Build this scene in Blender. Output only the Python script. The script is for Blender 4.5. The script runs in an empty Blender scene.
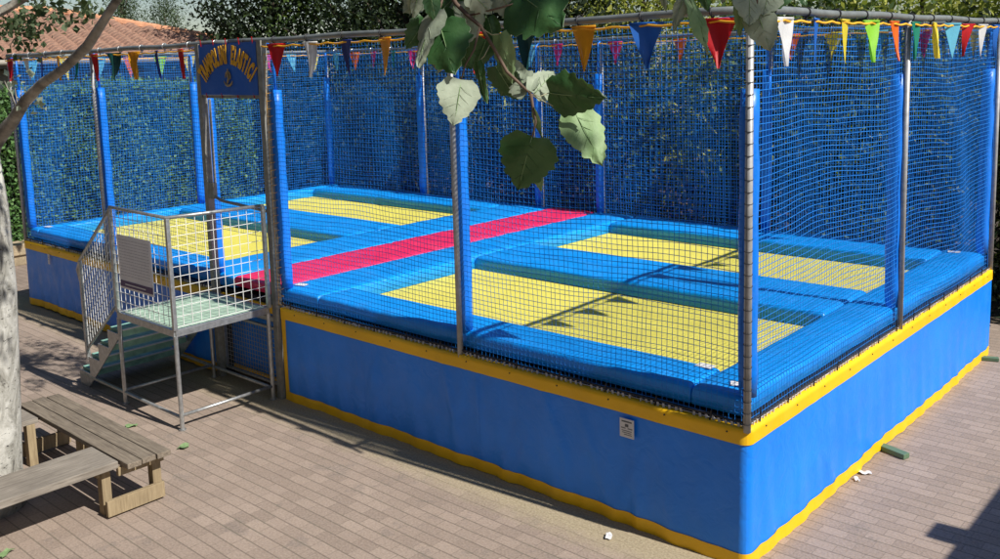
import bpy, bmesh, math, random
import numpy as np
from mathutils import Vector, Matrix
random.seed(7)
rng = np.random.default_rng(11)
R = math.radians
scene = bpy.context.scene
COL = scene.collection

# ------------------------------------------------------------------ materials
def nt(name):
    m = bpy.data.materials.new(name); m.use_nodes = True
    t = m.node_tree; b = t.nodes['Principled BSDF']
    return m, t, b
def N(t, typ, **kw):
    n = t.nodes.new(typ)
    for k, v in kw.items():
        if k in n.inputs: n.inputs[k].default_value = v
        else: setattr(n, k, v)
    return n
def L(t, a, b): t.links.new(a, b)
def objco(t, scale=(1, 1, 1)):
    c = N(t, 'ShaderNodeTexCoord'); mp = N(t, 'ShaderNodeMapping'); mp.inputs['Scale'].default_value = scale
    L(t, c.outputs['Object'], mp.inputs['Vector']); return mp.outputs['Vector']
def ramp(t, fac, stops):
    r = N(t, 'ShaderNodeValToRGB'); e = r.color_ramp.elements
    while len(e) < len(stops): e.new(0.5)
    for i, (p, c) in enumerate(stops):
        e[i].position = p; e[i].color = tuple(c) + (1,) if len(c) == 3 else c
    L(t, fac, r.inputs['Fac']); return r.outputs['Color']
def noise(t, vec, s, d=4, rough=.55, dist=0):
    n = N(t, 'ShaderNodeTexNoise'); n.inputs['Scale'].default_value = s; n.inputs['Detail'].default_value = d
    n.inputs['Roughness'].default_value = rough; n.inputs['Distortion'].default_value = dist
    L(t, vec, n.inputs['Vector']); return n.outputs['Fac']
def bump(t, b, h, strength=.3, dist=.01, prev=None):
    n = N(t, 'ShaderNodeBump'); n.inputs['Strength'].default_value = strength; n.inputs['Distance'].default_value = dist
    L(t, h, n.inputs['Height'])
    if prev: L(t, prev, n.inputs['Normal'])
    L(t, n.outputs['Normal'], b.inputs['Normal']); return n.outputs['Normal']
def mix(t, f, a, b, mode='MIX'):
    n = N(t, 'ShaderNodeMix'); n.data_type = 'RGBA'; n.blend_type = mode
    for inp, v in ((n.inputs[0], f), (n.inputs[6], a), (n.inputs[7], b)):
        if hasattr(v, 'is_linked'): L(t, v, inp)
        elif isinstance(v, (int, float)): inp.default_value = v
        else: inp.default_value = tuple(v) + (1,)
    return n.outputs[2]

def mat_plain(name, col, rough=.5, metal=0., var=.12, ns=6., bs=.15, bscale=40., bd=.002, sc=(1, 1, 1)):
    m, t, b = nt(name); v = objco(t, sc)
    f = noise(t, v, ns, 5)
    lo = tuple(c*(1-var) for c in col); hi = tuple(min(1, c*(1+var)) for c in col)
    L(t, ramp(t, f, [(.3, lo), (.7, hi)]), b.inputs['Base Color'])
    b.inputs['Roughness'].default_value = rough; b.inputs['Metallic'].default_value = metal
    if bs: bump(t, b, noise(t, v, bscale, 4), bs, bd)
    return m
def mat_vinyl(name, col, rough=.38, dust=.12, wr=.35):
    m, t, b = nt(name); v = objco(t)
    f = noise(t, v, 1.6, 6, .6)
    base = ramp(t, f, [(.3, tuple(c*.88 for c in col)), (.75, tuple(min(1, c*1.08) for c in col))])
    g = noise(t, v, 5.5, 8, .7)
    dm = ramp(t, g, [(.5, (0, 0, 0)), (.8, (dust,)*3)])
    base = mix(t, dm, base, (.5, .48, .44))
    vs_ = objco(t, (1.2, 1.2, 7)); sc_ = noise(t, vs_, 3.1, 7, .75, 1.5)
    base = mix(t, ramp(t, sc_, [(.63, (0, 0, 0)), (.70, (.16, .16, .16))]), base, tuple(min(1, c*.6+.10) for c in col))
    L(t, base, b.inputs['Base Color'])
    L(t, ramp(t, g, [(.35, (rough*.85,)*3), (.75, (min(1, rough*1.5),)*3)]), b.inputs['Roughness'])
    n1 = bump(t, b, noise(t, v, 7, 3, .5, 1.2), wr, .02)
    bump(t, b, noise(t, v, 260, 2), .08, .001, n1)
    return m
def mat_leaf(name, c1, c2, trans=.35, rough=.7):
    m, t, b = nt(name)
    g = N(t, 'ShaderNodeNewGeometry')
    c = ramp(t, g.outputs['Random Per Island'], [(0, c1), (.6, tuple((a+b_)/2 for a, b_ in zip(c1, c2))), (1, c2)])
    L(t, c, b.inputs['Base Color']); b.inputs['Roughness'].default_value = rough
    tr = N(t, 'ShaderNodeBsdfTranslucent'); L(t, mix(t, .5, c, (.2, .28, .02)), tr.inputs['Color'])
    ms = N(t, 'ShaderNodeMixShader'); ms.inputs[0].default_value = trans
    L(t, b.outputs[0], ms.inputs[1]); L(t, tr.outputs[0], ms.inputs[2])
    L(t, ms.outputs[0], t.nodes['Material Output'].inputs['Surface'])
    return m

M = {}
M['vinyl_skirt'] = mat_vinyl('vinyl_skirt', (.006, .225, .90), .40, .012, .4)
M['vinyl_pad'] = mat_vinyl('vinyl_pad', (.003, .29, .84), .36, .05, .5)
M['vinyl_sleeve'] = mat_vinyl('vinyl_sleeve', (.003, .18, .74), .4, .05, .3)
M['trim'] = mat_vinyl('vinyl_trim_yellow', (.92, .52, .004), .45, .07, .25)
M['pink'] = mat_vinyl('vinyl_pink', (.76, .02, .11), .4, .08, .3)
M['pad_flap'] = mat_plain('pad_flap', (.004, .24, .60), .5)
# jump bed: woven fabric
m, t, b = nt('bed_fabric'); v = objco(t)
w1 = N(t, 'ShaderNodeTexWave'); w1.inputs['Scale'].default_value = 60; L(t, v, w1.inputs['Vector'])
w2 = N(t, 'ShaderNodeTexWave'); w2.bands_direction = 'Y'; w2.inputs['Scale'].default_value = 60; L(t, v, w2.inputs['Vector'])
f = noise(t, v, 2.2, 7, .65)
c = ramp(t, f, [(.3, (.64, .57, .085)), (.7, (.79, .71, .12))])
wv = N(t, 'ShaderNodeMath'); wv.operation = 'MULTIPLY'; L(t, w1.outputs['Fac'], wv.inputs[0]); L(t, w2.outputs['Fac'], wv.inputs[1])
L(t, mix(t, wv.outputs[0], c, (.55, .50, .10)), b.inputs['Base Color']); b.inputs['Roughness'].default_value = .75
bump(t, b, noise(t, v, 1.5, 2), .25, .03)
M['bed'] = m
M['galv'] = mat_plain('galvanised_steel', (.42, .43, .43), .42, .75, .22, 25., .15, 90)
M['galv_post'] = mat_plain('galvanised_post', (.37, .37, .37), .5, .25, .2, 14., .15, 90)
M['old_post'] = mat_plain('weathered_door_post', (.27, .265, .24), .6, .3, .25, 12.)
M['rail'] = mat_plain('top_rail_grey', (.20, .22, .22), .55, .35, .2, 8.)
M['dark_metal'] = mat_plain('dark_frame', (.02, .022, .03), .6, .2)
M['white_wire'] = mat_plain('white_wire', (.78, .78, .76), .5, .1)
M['clip'] = mat_plain('clip_metal', (.34, .35, .36), .4, .7)
M['clip_dark'] = mat_plain('strap_black', (.02, .02, .025), .6)
M['lace'] = mat_plain('lacing_cord', (.55, .55, .58), .7)
M['net'] = mat_plain('net_twine', (.006, .20, .70), .55, 0, .15, 30, 0)
M['step'] = mat_plain('green_step', (.22, .42, .35), .7, 0, .3, 9.)
M['deck'] = mat_plain('green_deck', (.36, .50, .39), .7, 0, .22, 7.)
M['board'] = mat_plain('notice_board', (.80, .80, .82), .5, 0, .05)
M['board_text'] = mat_plain('notice_text', (.52, .52, .55), .6)
M['board_strip'] = mat_plain('notice_strip', (.07, .035, .14), .5)
M['sign_blue'] = mat_vinyl('sign_blue', (.004, .10, .50), .5, .04, .2)
M['sign_letter'] = mat_plain('sign_letter', (.80, .40, .01), .6)
M['emblem'] = mat_plain('sign_emblem', (.34, .25, .12), .6)
M['label_white'] = mat_plain('label_white', (.68, .68, .68), .5, 0, .06)
M['label_ink'] = mat_plain('label_ink', (.10, .11, .12), .6)
M['rope'] = mat_plain('yellow_rope', (.85, .42, .02), .7)
FC = dict(red=(.62, .012, .02), white=(.8, .8, .8), blue=(.02, .17, .62), yellow=(.85, .72, .06), lime=(.36, .75, .06),
          orange=(.85, .17, .01), green=(.01, .27, .17), cyan=(.16, .55, .72), navy=(.02, .04, .25), amber=(.82, .40, .01),
          pink=(.70, .03, .22), dark_green=(.01, .08, .07))
for k, c in FC.items():
    m, t, b = nt('flag_'+k); b.inputs['Roughness'].default_value = .5
    f = noise(t, objco(t), 14, 3)
    cc = ramp(t, f, [(.3, tuple(x*.9 for x in c)), (.7, c)]); L(t, cc, b.inputs['Base Color'])
    tr = N(t, 'ShaderNodeBsdfTranslucent'); L(t, cc, tr.inputs['Color'])
    ms = N(t, 'ShaderNodeMixShader'); ms.inputs[0].default_value = .35
    L(t, b.outputs[0], ms.inputs[1]); L(t, tr.outputs[0], ms.inputs[2]); L(t, ms.outputs[0], t.nodes['Material Output'].inputs['Surface'])
    M['flag_'+k] = m
# weathered wood, grain along local X
def mat_wood(name, c1, c2, sc=(2, 30, 30)):
    m, t, b = nt(name); v = objco(t, sc)
    f = noise(t, v, 2.0, 8, .65, .6)
    g = noise(t, objco(t), 3, 4)
    c = ramp(t, f, [(.25, c1), (.5, tuple((a+d)/2 for a, d in zip(c1, c2))), (.75, c2)])
    L(t, mix(t, ramp(t, g, [(.4, (0, 0, 0)), (.8, (.5, .5, .5))]), c, tuple(x*.55 for x in c1)), b.inputs['Base Color'])
    b.inputs['Roughness'].default_value = .85; bump(t, b, f, .6, .006); return m
M['wood_x'] = mat_wood('grey_plank_x', (.085, .065, .048), (.30, .25, .19))
M['wood_y'] = mat_wood('grey_plank_y', (.12, .10, .08), (.36, .32, .27), (30, 2, 30))
M['wood_leg'] = mat_wood('tan_leg_wood', (.20, .145, .08), (.42, .33, .20), (30, 30, 2))
M['wood_dark'] = mat_wood('shed_wood', (.10, .06, .03), (.2, .13, .07), (30, 30, 2))
# poplar bark
m, t, b = nt('poplar_bark'); v = objco(t, (1, 1, .45))
f = noise(t, v, 7, 9, .72, .8); f2 = noise(t, objco(t, (1, 1, 2.2)), 22, 4, .6)
c = ramp(t, f, [(.32, (.07, .065, .055)), (.44, (.33, .32, .28)), (.62, (.62, .61, .56))])
c = mix(t, ramp(t, f2, [(.60, (0, 0, 0)), (.68, (1, 1, 1))]), c, (.06, .055, .05))
L(t, c, b.inputs['Base Color']); b.inputs['Roughness'].default_value = .9; bump(t, b, f, .5, .02)
M['bark_white'] = m
M['bark'] = mat_plain('bark_brown', (.10, .08, .06), .9, 0, .35, 12, .6, 18, .02, (1, 1, .3))
M['branch'] = mat_plain('branch_bark', (.27, .25, .21), .85, 0, .6, 9, .5, 30, .01)
M['twig'] = mat_plain('twig_bark', (.13, .085, .06), .8, 0, .3, 60)
# tile roof
m, t, b = nt('terracotta_tiles'); v = objco(t)
c0 = noise(t, v, 1.3, 5); c1 = noise(t, v, 9, 4, .7)
c = ramp(t, c1, [(.3, (.17, .095, .07)), (.5, (.30, .165, .115)), (.72, (.40, .25, .18))])
L(t, mix(t, ramp(t, c0, [(.4, (0, 0, 0)), (.8, (.6, .6, .6))]), c, (.20, .14, .10)), b.inputs['Base Color'])
b.inputs['Roughness'].default_value = .85; bump(t, b, c1, .4, .02); M['tile'] = m
M['ridge_tile'] = mat_plain('ridge_tiles', (.55, .27, .15), .85, 0, .25, 7, .4, 20, .01)
M['plaster'] = mat_plain('house_plaster', (.42, .36, .28), .9, 0, .12, 2, .3, 30, .01)
M['house_back'] = mat_plain('ochre_render', (.30, .22, .13), .9, 0, .12, 2, .3, 30, .01)
M['fascia'] = mat_plain('fascia', (.30, .27, .22), .7)
M['glass_dark'] = mat_plain('window_glass', (.03, .035, .04), .12)
M['conc'] = mat_plain('kerb_stone', (.40, .32, .21), .9, 0, .25, 6, .5, 25, .01)
M['soil'] = mat_plain('soil', (.06, .045, .03), .95, 0, .4, 5, .6, 12, .03)
M['green_block'] = mat_plain('green_painted_wood', (.10, .17, .10), .7)
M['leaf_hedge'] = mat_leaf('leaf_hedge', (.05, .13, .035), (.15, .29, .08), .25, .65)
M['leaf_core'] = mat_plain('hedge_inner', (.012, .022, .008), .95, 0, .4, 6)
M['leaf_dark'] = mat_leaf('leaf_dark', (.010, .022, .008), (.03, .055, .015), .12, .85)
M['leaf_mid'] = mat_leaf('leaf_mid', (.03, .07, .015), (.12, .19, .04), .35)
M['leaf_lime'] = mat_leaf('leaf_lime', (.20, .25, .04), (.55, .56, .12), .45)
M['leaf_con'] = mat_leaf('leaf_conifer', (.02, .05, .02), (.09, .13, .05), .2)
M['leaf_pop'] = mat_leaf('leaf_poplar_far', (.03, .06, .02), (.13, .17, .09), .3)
def mat_bigleaf(name, c1, c2, trans, rough=.45):
    m, t, b = nt(name); v = objco(t)
    f = noise(t, v, 30, 4); c = ramp(t, f, [(.3, c1), (.7, c2)])
    L(t, c, b.inputs['Base Color']); b.inputs['Roughness'].default_value = rough
    bump(t, b, noise(t, v, 160, 3), .35, .002)
    tr = N(t, 'ShaderNodeBsdfTranslucent'); L(t, mix(t, .5, c, (.18, .35, .03)), tr.inputs['Color'])
    ms = N(t, 'ShaderNodeMixShader'); ms.inputs[0].default_value = trans
    L(t, b.outputs[0], ms.inputs[1]); L(t, tr.outputs[0], ms.inputs[2]); L(t, ms.outputs[0], t.nodes['Material Output'].inputs['Surface'])
    return m
M['pl_top'] = mat_bigleaf('poplar_leaf_top', (.035, .11, .035), (.075, .17, .06), .3, .38)
M['pl_under'] = mat_bigleaf('poplar_leaf_under', (.30, .36, .26), (.46, .52, .40), .22, .85)
M['pl_pale'] = mat_bigleaf('poplar_leaf_pale', (.20, .33, .14), (.32, .45, .22), .2, .6)
M['petiole'] = mat_plain('petiole', (.40, .38, .24), .6)

# brick paving
m, t, b = nt('brick_paving'); co = N(t, 'ShaderNodeTexCoord')
wob = N(t, 'ShaderNodeTexNoise'); wob.inputs['Scale'].default_value = .5; L(t, co.outputs['Object'], wob.inputs['Vector'])
va = N(t, 'ShaderNodeVectorMath'); va.operation = 'MULTIPLY_ADD'
L(t, wob.outputs['Color'], va.inputs[0]); va.inputs[1].default_value = (.03, .06, 0); L(t, co.outputs['Object'], va.inputs[2])
bt = N(t, 'ShaderNodeTexBrick'); L(t, va.outputs[0], bt.inputs['Vector'])
bt.inputs['Scale'].default_value = 1; bt.inputs['Brick Width'].default_value = .20; bt.inputs['Row Height'].default_value = .117
bt.inputs['Mortar Size'].default_value = .0045; bt.inputs['Mortar Smooth'].default_value = .35; bt.inputs['Bias'].default_value = -.1
bt.inputs['Color1'].default_value = (.225, .17, .135, 1); bt.inputs['Color2'].default_value = (.37, .285, .23, 1); bt.inputs['Mortar'].default_value = (.15, .115, .09, 1)
v = co.outputs['Object']
n1 = noise(t, v, .9, 6, .6); n2 = noise(t, v, 9, 8, .72); n3 = noise(t, v, 55, 4, .6); n4 = noise(t, v, 3.2, 6, .7, .6)
c = mix(t, ramp(t, n1, [(.35, (0, 0, 0)), (.75, (.6, .6, .6))]), bt.outputs['Color'], (.235, .175, .135))
c = mix(t, ramp(t, n2, [(.50, (0, 0, 0)), (.70, (.45, .45, .45))]), c, (.24, .195, .165))
# dark scuff stains scattered on a few bricks
c = mix(t, ramp(t, n4, [(.58, (0, 0, 0)), (.64, (.6, .6, .6)), (.72, (.15, .15, .15))]), c, (.13, .11, .10))
c = mix(t, .36, c, ramp(t, n3, [(.3, (.18, .14, .11)), (.7, (.52, .42, .35))]), 'MIX')
ys = N(t, 'ShaderNodeSeparateXYZ'); L(t, va.outputs[0], ys.inputs[0])
fm = N(t, 'ShaderNodeMath'); fm.operation = 'PINGPONG'; L(t, ys.outputs['Y'], fm.inputs[0]); fm.inputs[1].default_value = .0585
fj = N(t, 'ShaderNodeMapRange'); L(t, fm.outputs[0], fj.inputs[0]); fj.inputs[1].default_value = .009; fj.inputs[2].default_value = .003; fj.inputs[3].default_value = 0; fj.inputs[4].default_value = .42
c = mix(t, fj.outputs[0], c, ramp(t, n4, [(.45, (.085, .062, .048)), (.6, (.07, .075, .04))]))
# sandy drift along the front of the skirt
sx = N(t, 'ShaderNodeSeparateXYZ'); L(t, v, sx.inputs[0])
ma = N(t, 'ShaderNodeMath'); ma.operation = 'MULTIPLY_ADD'; L(t, n2, ma.inputs[0]); ma.inputs[1].default_value = .35; L(t, sx.outputs['Y'], ma.inputs[2])
mr = N(t, 'ShaderNodeMapRange'); L(t, ma.outputs[0], mr.inputs[0]); mr.inputs[1].default_value = -.38; mr.inputs[2].default_value = -.12
mr.inputs[3].default_value = 0; mr.inputs[4].default_value = .8
mx = N(t, 'ShaderNodeMapRange'); L(t, ma.outputs[0], mx.inputs[0]); mx.inputs[1].default_value = .35; mx.inputs[2].default_value = .2
mul = N(t, 'ShaderNodeMath'); mul.operation = 'MULTIPLY'; L(t, mr.outputs[0], mul.inputs[0]); L(t, mx.outputs[0], mul.inputs[1])
c = mix(t, mul.outputs[0], c, ramp(t, n3, [(.3, (.25, .20, .12)), (.7, (.46, .39, .25))]))
L(t, c, b.inputs['Base Color']); b.inputs['Roughness'].default_value = .88
h1 = bump(t, b, bt.outputs['Fac'], -.55, .006); bump(t, b, n3, .35, .004, h1)
M['paving'] = m

# ------------------------------------------------------------------ mesh helpers
class MB:
    def __init__(s): s.v = []; s.f = []; s.n = 0; s.arr = []
    def add(s, verts, faces):
        o = s.n; s.v.extend([tuple(p) for p in verts]); s.f.extend([tuple(i+o for i in f) for f in faces]); s.n += len(verts)
    def box(s, x0, x1, y0, y1, z0, z1):
        s.add([(x0, y0, z0), (x1, y0, z0), (x1, y1, z0), (x0, y1, z0), (x0, y0, z1), (x1, y0, z1), (x1, y1, z1), (x0, y1, z1)],
              [(0, 3, 2, 1), (4, 5, 6, 7), (0, 1, 5, 4), (1, 2, 6, 5), (2, 3, 7, 6), (3, 0, 4, 7)])
    def beam(s, p0, p1, w, h=None, up=(0, 0, 1)):
        h = h or w; p0 = Vector(p0); p1 = Vector(p1); d = (p1-p0).normalized(); u = Vector(up)
        if abs(d.dot(u)) > .98: u = Vector((0, 1, 0))
        a = d.cross(u).normalized(); c = a.cross(d).normalized()
        q = []
        for p in (p0, p1):
            for sa, sc_ in ((-1, -1), (1, -1), (1, 1), (-1, 1)): q.append(p + a*sa*w/2 + c*sc_*h/2)
        s.add(q, [(3, 2, 1, 0), (4, 5, 6, 7), (0, 1, 5, 4), (1, 2, 6, 5), (2, 3, 7, 6), (3, 0, 4, 7)])
    def tube(s, pts, r, n=8, cap=True):
        pts = [Vector(p) for p in pts]; k = len(pts); rr = r if isinstance(r, (list, tuple)) else [r]*k
        vs = []; a = None
        for i, p in enumerate(pts):
            d = (pts[min(i+1, k-1)]-pts[max(i-1, 0)]).normalized()
            if a is None:
                u = Vector((0, 0, 1)) if abs(d.z) < .9 else Vector((1, 0, 0)); a = d.cross(u).normalized()
            else: a = (a - d*a.dot(d)).normalized()
            b_ = d.cross(a)
            for j in range(n):
                t_ = 2*math.pi*j/n; vs.append(p + (a*math.cos(t_)+b_*math.sin(t_))*rr[i])
        fs = [(i*n+j, i*n+(j+1) % n, (i+1)*n+(j+1) % n, (i+1)*n+j) for i in range(k-1) for j in range(n)]
        if cap: fs += [tuple(range(n-1, -1, -1)), tuple(range((k-1)*n, k*n))]
        s.add(vs, fs)
    def grid(s, P, flip=False):          # P[i][j]
        a = len(P); b_ = len(P[0]); vs = [p for row in P for p in row]
        fs = []
        for i in range(a-1):
            for j in range(b_-1):
                q = (i*b_+j, (i+1)*b_+j, (i+1)*b_+j+1, i*b_+j+1); fs.append(q[::-1] if flip else q)
        s.add(vs, fs)
    def build(s, name, mat, parent=None, smooth=False, bevel=0, seg=2, label=None):
        me = bpy.data.meshes.new(name); me.from_pydata(s.v, [], s.f); me.update()
        return link(name, me, mat, parent, smooth, bevel, seg, label)
def link(name, me, mat, parent=None, smooth=False, bevel=0, seg=2, label=None):
    mats = mat if isinstance(mat, (list, tuple)) else [mat]
    for mm in mats: me.materials.append(mm)
    if bevel:
        bm = bmesh.new(); bm.from_mesh(me); bmesh.ops.remove_doubles(bm, verts=bm.verts, dist=1e-5)
        ed = [e for e in bm.edges if len(e.link_faces) == 2 and e.calc_face_angle(0) > .6]
        bmesh.ops.bevel(bm, geom=ed, offset=bevel, segments=seg, affect='EDGES', profile=.6, clamp_overlap=True)
        bm.to_mesh(me); bm.free()
    if smooth:
        me.polygons.foreach_set('use_smooth', [True]*len(me.polygons))
    o = bpy.data.objects.new(name, me); COL.objects.link(o)
    if parent is not None:
        o.parent = parent
        if parent.type == 'EMPTY': o.matrix_parent_inverse = Matrix.Translation(parent_world(parent)).inverted()
    if label: o['label'] = label
    return o
def parent_world(p):
    v = Vector((0, 0, 0))
    while p is not None:
        if p.type == 'EMPTY': v = v + p.location
        p = p.parent
    return v
def np_mesh(name, V, F, mat, parent=None, smooth=False):     # V (n,3), F (m,k)
    me = bpy.data.meshes.new(name); k = F.shape[1]
    me.vertices.add(len(V)); me.vertices.foreach_set('co', V.astype(np.float32).ravel())
    me.loops.add(F.size); me.loops.foreach_set('vertex_index', F.astype(np.int32).ravel())
    me.polygons.add(len(F)); me.polygons.foreach_set('loop_start', (np.arange(len(F))*k).astype(np.int32))
    me.polygons.foreach_set('loop_total', np.full(len(F), k, np.int32)); me.update(calc_edges=True); me.validate()
    return link(name, me, mat, parent, smooth)
def thing(name, loc, label, cat, group=None):
    o = bpy.data.objects.new(name, None); COL.objects.link(o); o.location = loc; o.empty_display_size = .2
    return tag(o, label, cat, group)
def tag(o, label=None, cat=None, group=None, kind=None):
    if label: o['label'] = label
    if cat: o['category'] = cat
    if group: o['group'] = group
    if kind: o['kind'] = kind
    return o

# ------------------------------------------------------------------ dimensions (metres)
MOD, WALK, D = 5.43, 1.205, 5.906
LEN = 2*MOD+WALK
ZR, ZP, ZT, ZB = 1.0, 1.215, 3.83, 1.06
XDR, XDL = -MOD, -MOD-WALK          # door posts

# ------------------------------------------------------------------ setting
g = MB(); g.add([(-150, -80, 0), (80, -80, 0), (80, 150, 0), (-150, 150, 0)], [(0, 1, 2, 3)])
tag(g.build('ground', M['paving']), kind='structure')
def soil_patch(x0, x1, y0, y1, name='planting_soil'):
    s = MB(); nx, ny = 30, 12; P = []
    for i in range(nx+1):
        P.append([(x0+(x1-x0)*i/nx, y0+(y1-y0)*j/ny, .004+(.05*random.random() if 0 < i < nx and 0 < j < ny else 0)) for j in range(ny+1)])
    s.grid(P); return tag(s.build(name, M['soil'], smooth=True), kind='structure')
soil_patch(-40, 9, 7.3, 40)
soil_patch(-19.2, -15.9, -9, 7.25)

# ------------------------------------------------------------------ trampoline
TR = thing('trampoline', (-LEN/2, D/2, 0), 'large blue multi-bed trampoline with four yellow beds, pink walkway and netted walls', 'trampoline')
# frame beams below the pads
fb = MB()
for y in (.06, D/2, D-.06): fb.beam((-LEN+.05, y, .98), (-.05, y, .98), .06, .13)
for x in (-LEN+.06, XDL, XDR, -.06): fb.beam((x, .09, .975), (x, D-.09, .975), .06, .12)
for x in (-LEN+.06, -LEN+MOD/2, XDL, XDR, -MOD/2, -.06):
    for y in (.1, D/2+.05, D-.1): fb.beam((x, y, 0), (x, y, .93), .05)
fb.build('frame', M['dark_metal'], TR)
# pads
def pad(x0, x1, y0, y1, mat=M['vinyl_pad'], z0=1.06, z1=ZP, name='edge_pad', puff=.012):
    b = MB(); nx = max(3, int((x1-x0)/.08)); ny = max(3, int((y1-y0)/.08)); r = .035
    g_ = .006; x0 += g_; x1 -= g_; y0 += g_; y1 -= g_
    ph = random.random()*9; ph2 = random.random()*9
    def row(u):                              # profile positions with rounded border
        return u
    xs = [x0, x0+.004, x0+.014, x0+.034]+[x0+.034+(x1-x0-.068)*i/nx for i in range(1, nx)]+[x1-.034, x1-.014, x1-.004, x1]
    ys = [y0, y0+.004, y0+.014, y0+.034]+[y0+.034+(y1-y0-.068)*i/ny for i in range(1, ny)]+[y1-.034, y1-.014, y1-.004, y1]
    def edge(d):
        d = min(d, r); return -(r-math.sqrt(max(0, r*r-(r-d)**2)))
    P = []
    for x in xs:
        q = []
        for y in ys:
            e = edge(min(x-x0, x1-x)*1.0) + edge(min(y-y0, y1-y))
            u = min(x-x0, x1-x, y-y0, y1-y)
            z = z1 + e + puff*min(1, u/.12)*(1+.5*math.sin(3.1*x+ph)*math.sin(2.3*y+ph2)) + .003*math.sin(17*x+ph)*math.sin(13*y)
            q.append((x, y, z-puff*.5))
        P.append(q)
    b.grid(P)
    # sides
    per = [P[i][0] for i in range(len(xs))] + [P[-1][j] for j in range(1, len(ys))] + [P[i][-1] for i in range(len(xs)-2, -1, -1)] + [P[0][j] for j in range(len(ys)-2, 0, -1)]
    lo = [(p[0], p[1], z0+.012) for p in per]; cx, cy = (x0+x1)/2, (y0+y1)/2
    lo2 = [(p[0]+(.02 if p[0] < cx else -.02), p[1]+(.02 if p[1] < cy else -.02), z0) for p in per]
    k = len(per); b.add(per+lo+lo2, [(i, i+k, (i+1) % k+k, (i+1) % k) for i in range(k)]+[(i+k, i+2*k, (i+1) % k+2*k, (i+1) % k+k) for i in range(k)]+[tuple(range(2*k, 3*k))[::-1]])
    me = bpy.data.meshes.new(name); me.from_pydata(b.v, [], b.f)
    bm = bmesh.new(); bm.from_mesh(me); bmesh.ops.remove_doubles(bm, verts=bm.verts, dist=1e-5); bmesh.ops.recalc_face_normals(bm, faces=bm.faces); bm.to_mesh(me); bm.free()
    return link(name, me, mat, TR, smooth=True)
yrows = [(0, D/2, .50, 2.38), (D/2, D, 3.42, 5.18)]
beds = []
for (X0, X1, a, c) in ((-MOD, 0, -4.80, -.45), (-LEN, -MOD-WALK, -11.75, -7.25)):
    inner_r = X1 if X1 == 0 else -6.36; inner_l = X0 if X0 == -LEN else -5.5
    for (Y0, Y1, b0, b1) in yrows:
        y0 = Y0+(.03 if Y0 == 0 else 0); y1 = Y1-(.03 if Y1 == D else 0)
        pad(inner_l+(.03 if X0 == -LEN else 0), a, y0, y1)
        pad(c, inner_r-(.03 if X1 == 0 else 0), y0, y1)
        xm = a+(c-a)*.5
        pad(a, c, y0, b0); pad(a, c, b1, y1)
        # hanging flap of the pads round the bed
        f_ = MB()
        f_.box(a-.02, c+.02, b1+.004, b1+.016, ZB, 1.12); f_.box(a-.02, c+.02, b0-.016, b0-.004, ZB, 1.12)
        f_.box(a-.016, a-.004, b0, b1, ZB, 1.12); f_.box(c+.004, c+.016, b0, b1, ZB, 1.12)
        f_.build('pad_flap', M['pad_flap'], TR)
        be = MB(); P = []
        for i in range(25):
            P.append([(a-.15+(c-a+.3)*i/24, b0-.15+(b1-b0+.3)*j/12, ZB-.022*math.sin(math.pi*i/24)*math.sin(math.pi*j/12)-.002) for j in range(13)])
        be.grid(P)
        be.build('jumping_bed', M['bed'], TR, smooth=True)
for (y0, y1) in ((.02, 1.2), (1.2, 2.38), (2.38, 3.55), (3.55, 4.72), (4.72, D-.03)):
    pad(-6.36, -5.5, y0, y1, M['pink'], 1.10, ZP+.004, 'walkway_pad')
# white stickers on the corner pads
def sticker(x, y, w=.13, h=.09, a=0):
    s = MB(); s.box(-w/2, w/2, -h/2, h/2, 0, .003)
    o = s.build('corner_sticker', M['label_white'], TR); o.matrix_parent_inverse = Matrix.Translation(parent_world(TR)).inverted()
    o.location = (x, y, ZP+.012); o.rotation_euler = (0, 0, a)
for x, y, a in ((-.16, .22, .5), (-.3, 5.66, .3), (-11.75, .2, .2), (-5.3, .2, .3), (-.55, .42, 0)): sticker(x, y, a=a)

# posts + sleeves
posts = []
for i, x in enumerate((-LEN, -LEN+MOD/2, XDL, XDR, -MOD/2, 0)):
    posts.append((x, 0)); posts.append((x, D))
posts += [(-LEN, D/2), (0, D/2)]
for (x, y) in posts:
    door = (y == 0 and x in (XDL, XDR))
    pm = MB(); r = .04 if door else .026
    ox = .018 if x == 0 else (-.028 if x == -LEN else 0); oy = -.018 if y == 0 else (.028 if y == D else 0)
    if door: pm.beam((x, -.04, 0), (x, -.04, ZT), .075)
    else: pm.tube([(x+ox, y+oy, .99), (x+ox, y+oy, ZT+.01)], r, 12)
    po = pm.build('post', M['old_post' if door else 'galv_post'], TR, smooth=not door)
    # foam sleeve(s)
    sl = MB(); ix = -.06 if x == 0 else (.06 if x == -LEN else 0); iy = .06 if y == 0 else (-.06 if y == D else 0)
    if y == D/2: iy = 0
    if (x, y) == (0, 0): ix, iy = -.03, .078
    if x == XDR and y == 0: ix = .06
    if x == XDL and y == 0: ix = -.06
    n = 12; top = 3.33+random.uniform(-.02, .02)
    pts = [(x+ix+.004*math.sin(k*1.7+x), y+iy+.004*math.cos(k*2.1), ZP+(top-ZP)*k/n) for k in range(n+1)]
    sl.tube(pts, [.060]+[.066+.002*math.sin(k*2.3) for k in range(1, n)]+[.058], 16)
    sl.build('post_sleeve', M['vinyl_sleeve'], po, smooth=True)
    # short bare pole above the sleeve
    s2 = MB(); s2.tube([(x+ix, y+iy, top), (x+ix*.9, y+iy*.9, ZT-.06), (x+ox*.5, y+oy*.5, ZT-.02)], .016, 8)
    s2.build('inner_pole', M['vinyl_sleeve'], po, smooth=True)

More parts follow.
